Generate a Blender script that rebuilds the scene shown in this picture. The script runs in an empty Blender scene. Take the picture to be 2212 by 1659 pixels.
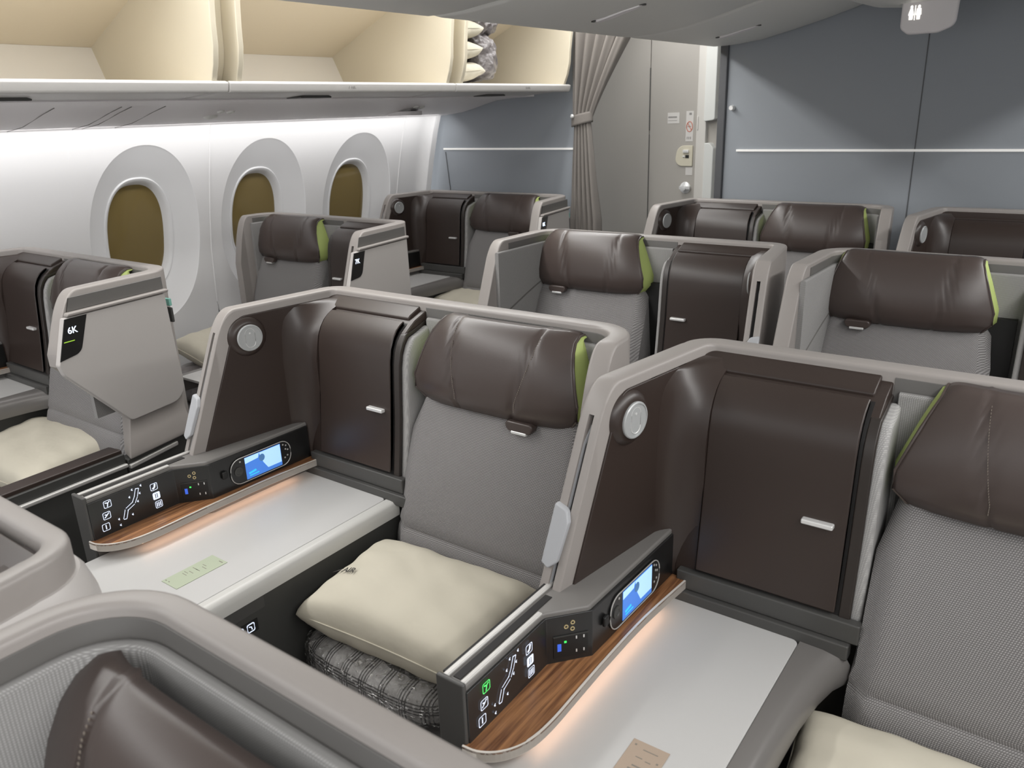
import bpy, bmesh, math, random
from mathutils import Vector, Matrix
PI = math.pi
rnd = random.Random(7)
S = bpy.context.scene
COL = S.collection
R = math.radians

# ------------------------------------------------------------------ camera
cd = bpy.data.cameras.new('camera'); cam = bpy.data.objects.new('camera', cd); COL.objects.link(cam)
cd.sensor_width = 36.0; cd.lens = 36.0 * 1702.17 / 2212.0
cd.clip_start = 0.02; cd.clip_end = 50
RX = (0.8106289, 0.58462658, -0.03305368)      # right
RD = (0.16621924, -0.28386709, -0.94434667)    # down
RF = (-0.56147302, 0.76002055, -0.32728705)    # forward
cam.matrix_world = Matrix(((RX[0], -RD[0], -RF[0], 0), (RX[1], -RD[1], -RF[1], 0), (RX[2], -RD[2], -RF[2], 1.55), (0, 0, 0, 1)))
cd.dof.use_dof = True; cd.dof.focus_distance = 1.75; cd.dof.aperture_fstop = 9.0
S.camera = cam

# ------------------------------------------------------------------ world, exposure
w = bpy.data.worlds.new('cabin_world'); S.world = w; w.use_nodes = True
w.node_tree.nodes['Background'].inputs[0].default_value = (0.98, 0.99, 1.0, 1)
w.node_tree.nodes['Background'].inputs[1].default_value = 1.05
S.view_settings.view_transform = 'Standard'; S.view_settings.look = 'None'
S.view_settings.gamma = 1; S.view_settings.use_curve_mapping = False
S.view_settings.exposure = 0.1

# ------------------------------------------------------------------ lights (ceiling wash strips above the aisles, cove strip above windows)
def area(name, loc, rot, sx, sy, power, col):
    l = bpy.data.lights.new(name, 'AREA'); l.shape = 'RECTANGLE'; l.size = sx; l.size_y = sy
    l.energy = power; l.color = col
    o = bpy.data.objects.new(name, l); COL.objects.link(o); o.location = loc; o.rotation_euler = rot
    return o
area('aisle_ceiling_light', (-1.84, 1.3, 2.2), (0, 0, 0), 0.36, 6.4, 22, (1, 0.99, 0.975))
area('aisle_ceiling_light', (0.62, 1.0, 2.2), (0, 0, 0), 0.5, 6.4, 26, (1, 0.99, 0.975))
area('bin_cove_light', (-2.08, 1.2, 2.17), (0, R(-38), 0), 0.10, 5.4, 36, (1, 0.99, 0.975))
area('bin_cove_light', (0.82, 1.2, 2.17), (0, R(38), 0), 0.10, 5.4, 36, (1, 0.99, 0.975))
area('window_wall_cove_light', (-2.995, 1.05, 1.538), (0, R(28), 0), 0.035, 4.9, 8.5, (1, 0.99, 0.985))

# ------------------------------------------------------------------ materials
MATS = {}
def mat(name, col, rough=0.5, metal=0.0, spec=0.5, coat=0.0, emit=None, estr=0.0):
    m = bpy.data.materials.new(name); m.use_nodes = True
    b = m.node_tree.nodes['Principled BSDF']
    b.inputs['Base Color'].default_value = (*col, 1); b.inputs['Roughness'].default_value = rough
    b.inputs['Metallic'].default_value = metal; b.inputs['Specular IOR Level'].default_value = spec
    b.inputs['Coat Weight'].default_value = coat; b.inputs['Coat Roughness'].default_value = 0.1
    if emit: b.inputs['Emission Color'].default_value = (*emit, 1); b.inputs['Emission Strength'].default_value = estr
    MATS[name] = m
    return m
def nodes(m): return m.node_tree.nodes, m.node_tree.links, m.node_tree.nodes['Principled BSDF']
def noise_bump(m, scale, strength, dist=0.001, detail=4, stretch=None):
    n, l, b = nodes(m)
    tc = n.new('ShaderNodeTexCoord'); nz = n.new('ShaderNodeTexNoise'); bp = n.new('ShaderNodeBump')
    nz.inputs['Scale'].default_value = scale; nz.inputs['Detail'].default_value = detail
    bp.inputs['Strength'].default_value = strength; bp.inputs['Distance'].default_value = dist
    if stretch:
        mp = n.new('ShaderNodeMapping'); mp.inputs['Scale'].default_value = stretch
        l.new(tc.outputs['Object'], mp.inputs[0]); l.new(mp.outputs[0], nz.inputs['Vector'])
    else: l.new(tc.outputs['Object'], nz.inputs['Vector'])
    l.new(nz.outputs['Fac'], bp.inputs['Height']); l.new(bp.outputs[0], b.inputs['Normal'])
    return nz
def weave(name, c1, c2, pitch=0.0052, bump=0.5):
    m = mat(name, c1, 0.85, spec=0.2); n, l, b = nodes(m)
    tc = n.new('ShaderNodeTexCoord'); sp = n.new('ShaderNodeSeparateXYZ'); l.new(tc.outputs['Object'], sp.inputs[0])
    def mth(op, a, bb):
        x = n.new('ShaderNodeMath'); x.operation = op
        for i, v in enumerate((a, bb)):
            if v is None: continue
            if isinstance(v, (int, float)): x.inputs[i].default_value = v
            else: l.new(v, x.inputs[i])
        return x.outputs[0]
    u = mth('SUBTRACT', sp.outputs[0], sp.outputs[1])
    su = mth('SINE', mth('MULTIPLY', u, 2 * PI / pitch), None)
    sv = mth('SINE', mth('MULTIPLY', sp.outputs[2], 2 * PI / (pitch * 0.85)), None)
    h = mth('MULTIPLY', mth('ADD', su, 1.0), mth('ADD', sv, 1.0))       # 0..4
    h = mth('MULTIPLY', h, 0.25)
    mx = n.new('ShaderNodeMix'); mx.data_type = 'RGBA'
    mx.inputs[6].default_value = (*c2, 1); mx.inputs[7].default_value = (*c1, 1)
    l.new(h, mx.inputs[0]); l.new(mx.outputs[2], b.inputs['Base Color'])
    bp = n.new('ShaderNodeBump'); bp.inputs['Strength'].default_value = bump; bp.inputs['Distance'].default_value = 0.0012
    l.new(h, bp.inputs['Height']); l.new(bp.outputs[0], b.inputs['Normal'])
    return m
mat('rim', (0.305, 0.281, 0.265), 0.40, spec=0.45)
mat('rimdark', (0.125, 0.12, 0.114), 0.45)
mat('shell_outer', (0.48, 0.455, 0.437), 0.42)
mat('brown', (0.036, 0.025, 0.021), 0.34, spec=0.5)
mat('brown_edge', (0.028, 0.022, 0.019), 0.36)
mat('gap', (0.006, 0.005, 0.005), 0.6)
mat('charcoal', (0.05, 0.05, 0.047), 0.5)
mat('sill', (0.068, 0.067, 0.064), 0.40)
mat('console_grey', (0.17, 0.162, 0.154), 0.42)
mat('black_gloss', (0.012, 0.012, 0.012), 0.28, spec=0.6)
mat('black', (0.01, 0.01, 0.01), 0.5)
mat('silver', (0.80, 0.80, 0.79), 0.32, metal=0.35)
mat('satin_metal', (0.55, 0.54, 0.52), 0.38, metal=0.35)
mat('champagne', (0.74, 0.69, 0.63), 0.32, metal=0.1)
mat('lens', (0.42, 0.43, 0.43), 0.25, metal=0.1)
mat('table_white', (0.53, 0.525, 0.515), 0.38)
mat('table_edge', (0.56, 0.555, 0.53), 0.4)
mat('taupe_edge', (0.19, 0.18, 0.172), 0.32, metal=0.15)
mat('latchgrey', (0.40, 0.41, 0.43), 0.42)
lea = mat('leather', (0.064, 0.048, 0.043), 0.34, spec=0.5); noise_bump(lea, 260, 0.12, 0.0006)
mat('green', (0.43, 0.52, 0.17), 0.6)
mat('stitch', (0.24, 0.205, 0.17), 0.7)
weave('fabric', (0.49, 0.475, 0.472), (0.155, 0.149, 0.148), 0.0036, 0.6)
weave('fabric_light', (0.50, 0.49, 0.48), (0.33, 0.325, 0.32), 0.0034, 0.3)
weave('fabric_shell', (0.44, 0.435, 0.425), (0.23, 0.225, 0.22), 0.0030, 0.4)
mat('wall', (0.82, 0.815, 0.815), 0.5)
mat('window_white', (0.82, 0.82, 0.825), 0.42)
mat('bulkhead', (0.30, 0.325, 0.355), 0.45)
mat('bulkhead_edge', (0.085, 0.088, 0.095), 0.45)
mat('psu', (0.80, 0.77, 0.775), 0.5)
mat('bin_grey', (0.78, 0.78, 0.745), 0.5)
mat('bin_white', (0.62, 0.605, 0.59), 0.45)
mat('bin_cream', (0.66, 0.60, 0.475), 0.6)
mat('bin_beige', (0.74, 0.655, 0.51), 0.65)
mat('bin_inner_white', (0.78, 0.745, 0.69), 0.6)
mat('lav', (0.40, 0.378, 0.345), 0.5)
mat('lav_frame', (0.62, 0.60, 0.56), 0.45)
mat('door_white', (0.68, 0.69, 0.66), 0.4)
mat('ivory', (0.62, 0.58, 0.46), 0.45)
mat('sticker', (0.62, 0.60, 0.57), 0.5)
mat('sticker_ink', (0.25, 0.24, 0.23), 0.6)
mat('red_ink', (0.55, 0.16, 0.10), 0.6)
mat('floor', (0.13, 0.125, 0.13), 0.9)
mat('ceiling', (0.7, 0.7, 0.69), 0.7)
mat('strip_white_glow', (0.80, 0.79, 0.76), 0.3, emit=(1, 0.98, 0.95), estr=0.25)  # bright metal trim, no lamp; faint emission added to make it look brighter
cu = mat('curtain', (0.23, 0.211, 0.194), 0.85, spec=0.2); noise_bump(cu, 700, 0.2, 0.0008)
pi_ = mat('pillow', (0.60, 0.562, 0.465), 0.85, spec=0.15); noise_bump(pi_, 14, 0.25, 0.012, 3)
gb = mat('grey_bag', (0.155, 0.14, 0.142), 0.35, spec=0.6, coat=0.5); noise_bump(gb, 22, 0.9, 0.02, 6)
mat('ink', (0.05, 0.045, 0.04), 0.7)
mat('card_green', (0.42, 0.47, 0.35), 0.6)
mat('card_brown', (0.40, 0.315, 0.245), 0.6)
mat('card_ink', (0.22, 0.20, 0.17), 0.7)
mat('teal', (0.20, 0.45, 0.38), 0.5)
mat('gold', (0.75, 0.62, 0.35), 0.3, metal=0.7)
mat('usb_blue', (0.02, 0.05, 0.3), 0.4, emit=(0.06, 0.16, 0.8), estr=0.7)
mat('led_green', (0.02, 0.3, 0.03), 0.4, emit=(0.05, 0.9, 0.12), estr=1.5)
mat('icon_white', (0.6, 0.65, 0.75), 0.4, emit=(0.75, 0.83, 1.0), estr=0.75)
mat('icon_green', (0.1, 0.6, 0.15), 0.4, emit=(0.08, 0.85, 0.16), estr=0.9)
mat('sign_blue', (0.7, 0.8, 1.0), 0.4, emit=(0.72, 0.82, 1.0), estr=1.6)
mat('sign_green', (0.3, 0.5, 0.05), 0.4, emit=(0.28, 0.55, 0.04), estr=0.7)
mat('lav_lit', (0.9, 0.9, 0.85), 0.4, emit=(1, 0.97, 0.88), estr=1.4)
mat('scr_blue', (0.05, 0.15, 0.5), 0.3, emit=(0.05, 0.19, 0.62), estr=0.72)
mat('scr_light', (0.4, 0.6, 0.8), 0.3, emit=(0.36, 0.62, 0.90), estr=0.72)
mat('scr_cyan', (0.05, 0.4, 0.7), 0.3, emit=(0.02, 0.50, 0.75), estr=0.72)
mat('scr_dark', (0.05, 0.12, 0.25), 0.3, emit=(0.05, 0.14, 0.30), estr=0.8)
mat('warm_strip', (1, 0.7, 0.5), 0.4, emit=(1.0, 0.60, 0.39), estr=3.6)
# amber dimmed window glass
mat('shade', (0.21, 0.155, 0.06), 0.06, spec=0.8)
# wood
wd = mat('wood', (0.3, 0.15, 0.06), 0.38)
n, l, b = nodes(wd)
tc = n.new('ShaderNodeTexCoord'); mp = n.new('ShaderNodeMapping'); mp.inputs['Scale'].default_value = (70, 3.0, 20)
nz = n.new('ShaderNodeTexNoise'); nz.inputs['Scale'].default_value = 2.2; nz.inputs['Detail'].default_value = 5; nz.inputs['Roughness'].default_value = 0.6
cr = n.new('ShaderNodeValToRGB'); cr.color_ramp.elements[0].position = 0.34; cr.color_ramp.elements[0].color = (0.11, 0.042, 0.018, 1)
cr.color_ramp.elements[1].position = 0.66; cr.color_ramp.elements[1].color = (0.40, 0.19, 0.08, 1)
l.new(tc.outputs['Object'], mp.inputs[0]); l.new(mp.outputs[0], nz.inputs['Vector']); l.new(nz.outputs['Fac'], cr.inputs[0]); l.new(cr.outputs[0], b.inputs['Base Color'])
# plaid blanket in a clear plastic bag
pl = mat('plaid', (0.3, 0.29, 0.28), 0.55, coat=1.0); n, l, b = nodes(pl); b.inputs['Coat Roughness'].default_value = 0.03
tc = n.new('ShaderNodeTexCoord'); sp = n.new('ShaderNodeSeparateXYZ'); l.new(tc.outputs['Object'], sp.inputs[0])
def stripe(sock, per, duty):
    a = n.new('ShaderNodeMath'); a.operation = 'DIVIDE'; a.inputs[1].default_value = per; l.new(sock, a.inputs[0])
    f = n.new('ShaderNodeMath'); f.operation = 'FRACT'; l.new(a.outputs[0], f.inputs[0])
    g = n.new('ShaderNodeMath'); g.operation = 'LESS_THAN'; g.inputs[1].default_value = duty; l.new(f.outputs[0], g.inputs[0])
    s = n.new('ShaderNodeMath'); s.operation = 'MULTIPLY'; l.new(sock, s.inputs[0]); s.inputs[1].default_value = 2 * PI / 0.0065
    c = n.new('ShaderNodeMath'); c.operation = 'SINE'; l.new(s.outputs[0], c.inputs[0])
    t = n.new('ShaderNodeMath'); t.operation = 'GREATER_THAN'; t.inputs[1].default_value = 0.1; l.new(c.outputs[0], t.inputs[0])
    m_ = n.new('ShaderNodeMath'); m_.operation = 'MULTIPLY'; l.new(g.outputs[0], m_.inputs[0]); l.new(t.outputs[0], m_.inputs[1])
    return m_.outputs[0]
s1 = stripe(sp.outputs[0], 0.05, 0.42); s2 = stripe(sp.outputs[2], 0.04, 0.55)
ad = n.new('ShaderNodeMath'); ad.operation = 'ADD'; ad.use_clamp = True; l.new(s1, ad.inputs[0]); l.new(s2, ad.inputs[1])
mx = n.new('ShaderNodeMix'); mx.data_type = 'RGBA'; mx.inputs[6].default_value = (0.30, 0.29, 0.28, 1); mx.inputs[7].default_value = (0.045, 0.043, 0.042, 1)
l.new(ad.outputs[0], mx.inputs[0]); l.new(mx.outputs[2], b.inputs['Base Color'])
nz = n.new('ShaderNodeTexVoronoi'); nz.inputs['Scale'].default_value = 60; nz.feature = 'SMOOTH_F1'
bp = n.new('ShaderNodeBump'); bp.inputs['Strength'].default_value = 1.0; bp.inputs['Distance'].default_value = 0.06
l.new(tc.outputs['Object'], nz.inputs['Vector']); l.new(nz.outputs['Distance'], bp.inputs['Height']); l.new(bp.outputs[0], b.inputs['Coat Normal'])

pb = bpy.data.materials.new('clear_plastic'); pb.use_nodes = True; MATS['clear_plastic'] = pb
n, l = pb.node_tree.nodes, pb.node_tree.links; n.clear()
out = n.new('ShaderNodeOutputMaterial'); mxs = n.new('ShaderNodeMixShader'); tr_ = n.new('ShaderNodeBsdfTransparent'); gl = n.new('ShaderNodeBsdfGlossy'); gl.inputs['Roughness'].default_value = 0.10
tc = n.new('ShaderNodeTexCoord'); nz = n.new('ShaderNodeTexNoise'); nz.inputs['Scale'].default_value = 85; nz.inputs['Detail'].default_value = 4; nz.inputs['Distortion'].default_value = 1.2
cr = n.new('ShaderNodeValToRGB'); cr.color_ramp.elements[0].position = 0.52; cr.color_ramp.elements[0].color = (0.10, 0.10, 0.10, 1); cr.color_ramp.elements[1].position = 0.66; cr.color_ramp.elements[1].color = (0.75, 0.75, 0.75, 1)
bp = n.new('ShaderNodeBump'); bp.inputs['Strength'].default_value = 1.0; bp.inputs['Distance'].default_value = 0.02
l.new(tc.outputs['Object'], nz.inputs['Vector']); l.new(nz.outputs['Fac'], cr.inputs[0]); l.new(nz.outputs['Fac'], bp.inputs['Height']); l.new(bp.outputs[0], gl.inputs['Normal'])
l.new(cr.outputs[0], mxs.inputs[0]); l.new(tr_.outputs[0], mxs.inputs[1]); l.new(gl.outputs[0], mxs.inputs[2]); l.new(mxs.outputs[0], out.inputs[0])

# ------------------------------------------------------------------ mesh helpers
def new(): return bmesh.new()
def prism(bm, poly, axis, a, b):
    """extrude a 2D outline along an axis: x -> (y,z), y -> (x,z), z -> (x,y)"""
    def P(q, t):
        if axis == 'x': return (t, q[0], q[1])
        if axis == 'y': return (q[0], t, q[1])
        return (q[0], q[1], t)
    va = [bm.verts.new(P(q, a)) for q in poly]; vb = [bm.verts.new(P(q, b)) for q in poly]
    n = len(poly); bm.faces.new(va); bm.faces.new(vb[::-1])
    for i in range(n): bm.faces.new((va[i], vb[i], vb[(i + 1) % n], va[(i + 1) % n]))
    return bm
def box(bm, x0, x1, y0, y1, z0, z1): return prism(bm, [(x0, y0), (x1, y0), (x1, y1), (x0, y1)], 'z', z0, z1)
def rnd_poly(pts, radii, seg=5):
    out = []; n = len(pts)
    if not isinstance(radii, (list, tuple)): radii = [radii] * n
    for i in range(n):
        p0, p1, p2 = Vector(pts[i - 1]), Vector(pts[i]), Vector(pts[(i + 1) % n]); r = radii[i]
        if r <= 0: out.append(tuple(p1)); continue
        a = (p0 - p1); b = (p2 - p1); la, lb = a.length, b.length; a.normalize(); b.normalize()
        ang = a.angle(b); t = min(r / math.tan(ang / 2), la * 0.49, lb * 0.49); rr = t * math.tan(ang / 2)
        c = p1 + (a + b).normalized() * (rr / math.sin(ang / 2))
        q0, q1 = p1 + a * t - c, p1 + b * t - c
        a0 = math.atan2(q0.y, q0.x); a1 = math.atan2(q1.y, q1.x); d = (a1 - a0 + PI) % (2 * PI) - PI
        for k in range(seg + 1):
            th = a0 + d * k / seg; out.append((c.x + rr * math.cos(th), c.y + rr * math.sin(th)))
    return out
def framed(bm, P0, d, nrm, outline, n0, n1):
    """prism of (s,z) outline in a vertical plane through P0 along d, thickness along nrm"""
    def P(q, t): return (P0[0] + d[0] * q[0] + nrm[0] * t, P0[1] + d[1] * q[0] + nrm[1] * t, q[1])
    va = [bm.verts.new(P(q, n0)) for q in outline]; vb = [bm.verts.new(P(q, n1)) for q in outline]
    k = len(outline); bm.faces.new(va); bm.faces.new(vb[::-1])
    for i in range(k): bm.faces.new((va[i], vb[i], vb[(i + 1) % k], va[(i + 1) % k]))
    return bm
def loft(bm, rings, cap=True, close=True):
    V = [[bm.verts.new(p) for p in r] for r in rings]; n = len(rings[0])
    for i in range(len(V) - 1):
        for j in range(n if close else n - 1):
            bm.faces.new((V[i][j], V[i][(j + 1) % n], V[i + 1][(j + 1) % n], V[i + 1][j]))
    if cap: bm.faces.new(V[0][::-1]); bm.faces.new(V[-1])
    return V
def tube(bm, pts, r, seg=8):
    rings = []
    for i, p in enumerate(pts):
        p = Vector(p); a = Vector(pts[max(0, i - 1)]); b = Vector(pts[min(len(pts) - 1, i + 1)]); t = (b - a).normalized()
        u = t.cross(Vector((0, 0, 1)));
        if u.length < 1e-3: u = t.cross(Vector((0, 1, 0)))
        u.normalize(); v = t.cross(u)
        rings.append([p + r * (u * math.cos(2 * PI * k / seg) + v * math.sin(2 * PI * k / seg)) for k in range(seg)])
    loft(bm, rings); return bm
def lathe(bm, c, axis, prof, seg=32):
    """prof: list of (r, h) along axis from centre c"""
    ax = Vector(axis).normalized(); u = ax.cross(Vector((0, 0, 1)));
    if u.length < 1e-3: u = Vector((1, 0, 0))
    u.normalize(); v = ax.cross(u); c = Vector(c)
    rings = [[c + ax * h + (u * math.cos(2 * PI * k / seg) + v * math.sin(2 * PI * k / seg)) * max(r, 1e-4) for k in range(seg)] for r, h in prof]
    loft(bm, rings); return bm
def sweep_wall(bm, path, t, z0, zt, r=0.014, side=-1):
    """wall along a plan path, thickness t towards the inside, rounded top"""
    rings = []
    prof = [(0, z0), (0, zt - r)] + [(r - r * math.cos(a), zt - r + r * math.sin(a)) for a in (PI / 6, PI / 3, PI / 2)] + \
           [(t - r + r * math.sin(a), zt - r + r * math.cos(a)) for a in (0, PI / 6, PI / 3, PI / 2)] + [(t, z0)]
    for i, p in enumerate(path):
        p = Vector(p); a = Vector(path[max(0, i - 1)]); b = Vector(path[min(len(path) - 1, i + 1)]); d = (b - a).normalized()
        nn = Vector((d.y, -d.x)) * (1 if side < 0 else -1)
        rings.append([(p.x + nn.x * q[0], p.y + nn.y * q[0], q[1]) for q in prof])
    loft(bm, rings); return bm
def sweep_shell(bm, st, t, r=0.0065):
    """st: stations (x, y, nx, ny, zt, z0); wall of thickness t with a rounded rim that follows zt"""
    rings = []
    for (x, y, nx, ny, zt, z0) in st:
        prof = [(0, z0), (0, zt - r)] + [(r - r * math.cos(a), zt - r + r * math.sin(a)) for a in (PI / 6, PI / 3, PI / 2)] + \
               [(t - r + r * math.sin(a), zt - r + r * math.cos(a)) for a in (0, PI / 6, PI / 3, PI / 2)] + [(t, z0)]
        rings.append([(x + nx * q, y + ny * q, z) for q, z in prof])
    loft(bm, rings); return bm
def edge_z(s, L, slope, rr, ztop):
    """height of the rim along a wing: level, rounded shoulder at L, then a steep front edge"""
    if s <= L - rr: return ztop
    if s <= L + rr * 0.75:
        f = (s - (L - rr)) / (1.75 * rr); return ztop - (0.75 * rr * slope) * f ** 2.2
    return ztop - 0.75 * rr * slope - (s - L - 0.75 * rr) * slope
def arc(cx, cy, r, a0, a1, n=8): return [(cx + r * math.cos(R(a0 + (a1 - a0) * k / n)), cy + r * math.sin(R(a0 + (a1 - a0) * k / n))) for k in range(n + 1)]

def finish(bm, mirror=False):
    if mirror:
        for v in bm.verts: v.co.x = -v.co.x
    bmesh.ops.remove_doubles(bm, verts=bm.verts, dist=1e-6)
    bmesh.ops.recalc_face_normals(bm, faces=bm.faces)
def obj(name, bm, m, parent=None, bevel=0.0, seg=2, smooth=True, mirror=False, angle=35):
    finish(bm, mirror)
    me = bpy.data.meshes.new(name); bm.to_mesh(me); bm.free()
    me.materials.append(MATS[m])
    if smooth:
        me.polygons.foreach_set('use_smooth', [True] * len(me.polygons)); me.set_sharp_from_angle(angle=R(angle))
    o = bpy.data.objects.new(name, me); COL.objects.link(o)
    if parent: o.parent = parent
    if bevel:
        md = o.modifiers.new('bevel', 'BEVEL'); md.width = bevel; md.segments = seg; md.limit_method = 'ANGLE'; md.angle_limit = R(32); md.use_clamp_overlap = True
        md.harden_normals = True
    return o
def empty(name, loc, label, cat, group=None, rotz=0):
    o = bpy.data.objects.new(name, None); COL.objects.link(o); o.location = loc; o.rotation_euler = (0, 0, rotz); o.empty_display_size = 0.1
    return tag(o, label, cat, group)
def tag(o, label=None, cat=None, group=None):
    if label: o['label'] = label
    if cat: o['category'] = cat
    if group: o['group'] = group
    return o
def struct(o, label, cat):
    o['kind'] = 'structure'; o['label'] = label; o['category'] = cat; return o
def clone(o, parent):
    c = o.copy(); COL.objects.link(c); c.parent = parent
    for ch in list(o.children): clone(ch, c)
    return c
def text_bm(txt, size, depth=0.0004, ax=(1, 0, 0), ay=(0, 0, 1), origin=(0, 0, 0), bold=0.0):
    cu_ = bpy.data.curves.new('t', 'FONT'); cu_.body = txt; cu_.size = size; cu_.extrude = depth; cu_.align_x = 'CENTER'; cu_.align_y = 'CENTER'; cu_.offset = bold
    t = bpy.data.objects.new('t', cu_); COL.objects.link(t)
    me = bpy.data.meshes.new_from_object(t.evaluated_get(bpy.context.evaluated_depsgraph_get()))
    bm = new(); bm.from_mesh(me); bpy.data.objects.remove(t); bpy.data.curves.remove(cu_); bpy.data.meshes.remove(me)
    X, Y = Vector(ax).normalized(), Vector(ay).normalized(); Z = X.cross(Y); O = Vector(origin)
    for v in bm.verts: v.co = O + X * v.co.x + Y * v.co.y + Z * v.co.z
    return bm

# ------------------------------------------------------------------ seat suite
# local frame: x across (0 = outer face of the console side), y = 0 at the outer back, negative forward, z up from the floor
ZT = 1.147
WD = Vector((-0.148, -0.989)); WN = Vector((0.989, -0.148)); WP = Vector((0.0, -0.05))
WING = rnd_poly([(-0.02, 0.42), (-0.02, ZT), (0.275, ZT), (0.292, 1.10), (0.432, 0.75), (0.432, 0.42)], [0, 0, 0.055, 0, 0, 0], 6)
def wing_pt(s, n, z): return (WP.x + WD.x * s + WN.x * n, WP.y + WD.y * s + WN.y * n, z)
def capsule_cut():
    # cutter for the privacy-screen slot that runs down the front edge of the wing
    o = []
    for (s, z) in [(0.292, 1.098), (0.432, 0.748)]: o.append((s, z))
    out = [(o[0][0] - 0.035, o[0][1]), (o[0][0] + 0.03, o[0][1]), (o[1][0] + 0.03, o[1][1]), (o[1][0] - 0.035, o[1][1])]
    return out
def shell(par, mir, W, flare, seat_L, seat_end, seat_z0, slot=True, seat_slope=2.6, T=0.042, skirt=False):
    st = []
    ss = [0.43 - 0.006 * q for q in range(32)] + [0.22, 0.15, 0.08, 0.02]
    for s_ in ss: p = wing_pt(s_, 0, 0); st.append((p[0], p[1], WN.x, WN.y, max(0.70, edge_z(s_, 0.277, 2.5, 0.032, ZT)), 0.42))
    for (a0, cx, cy, r_) in [(180 - 10 * q, 0.06, -0.06, 0.06) for q in range(10)] + [(90 - 9 * q, W - 0.10, -0.10, 0.10) for q in range(11)]:
        c_, s_ = math.cos(R(a0)), math.sin(R(a0)); st.append((cx + r_ * c_, cy + r_ * s_, -c_, -s_, ZT, 0.42))
    d = Vector((flare, -math.sqrt(1 - flare * flare))); n_ = Vector((d.y, -d.x)); n_ = n_ if n_.x < 0 else -n_
    P0 = Vector((W, -0.10)); k_ = 34
    for q in range(1, k_ + 1):
        s_ = seat_end * (q / k_) ** 0.8
        z = max(seat_z0(s_) + 0.03, edge_z(s_, seat_L, seat_slope, 0.035, ZT)); st.append((P0.x + d.x * s_, P0.y + d.y * s_, n_.x, n_.y, z, seat_z0(s_)))
    if skirt:
        bm = new(); rings = []
        for (x, y, nx, ny, zt, z0) in st:
            if zt < 1.13: continue
            rings.append([(x + nx * q, y + ny * q, z) for q, z in ((-0.060, 0.42), (-0.040, 0.85), (-0.016, 1.08), (-0.009, 1.104), (-0.004, 1.112), (0.002, 1.112), (0.002, 0.42))])
        loft(bm, rings); obj('outer_skirt', bm, 'shell_outer', par, mirror=mir)
    bm = new(); sweep_shell(bm, st, T)
    o = obj('shell', bm, 'rim', par, mirror=mir)
    if slot:
        bc = new(); framed(bc, WP, WD, WN, capsule_cut(), 0.0175, 0.0275); finish(bc, mir)
        me_c = bpy.data.meshes.new('cutter'); bc.to_mesh(me_c); bc.free(); c = bpy.data.objects.new('cutter', me_c); COL.objects.link(c); c.parent = par
        md = o.modifiers.new('slot', 'BOOLEAN'); md.object = c; md.operation = 'DIFFERENCE'; md.solver = 'EXACT'
        dg = bpy.context.evaluated_depsgraph_get(); dg.update()
        me = bpy.data.meshes.new_from_object(o.evaluated_get(dg)); o.modifiers.clear(); o.data = me
        me.materials.clear(); me.materials.append(MATS['rim'])
        me.polygons.foreach_set('use_smooth', [True] * len(me.polygons)); me.set_sharp_from_angle(angle=R(35))
        bpy.data.objects.remove(c)
    return o, P0, d, n_
DOOR = [(-0.093, 1.110), (-0.106, 1.104), (-0.120, 1.094), (-0.133, 1.078), (-0.143, 1.058), (-0.149, 1.03), (-0.154, 0.98), (-0.160, 0.91), (-0.170, 0.83), (-0.179, 0.768)]
def offs_curve(c, t):
    out = []
    for i, p in enumerate(c):
        a = Vector(c[max(0, i - 1)]); b = Vector(c[min(len(c) - 1, i + 1)]); d = (b - a).normalized(); nn = Vector((d.y, -d.x))
        q = Vector(p) + nn * t; out.append((q.x, q.y))
    return out
def strip_poly(c, t):   # closed outline of a sheet whose outer surface follows c
    i = offs_curve(c, -t); j = offs_curve(c, t)
    k = i if i[len(i) // 2][0] > c[len(c) // 2][0] else j
    return c + k[::-1]
HRZ0, HRZ1 = 0.960, 1.142
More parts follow.
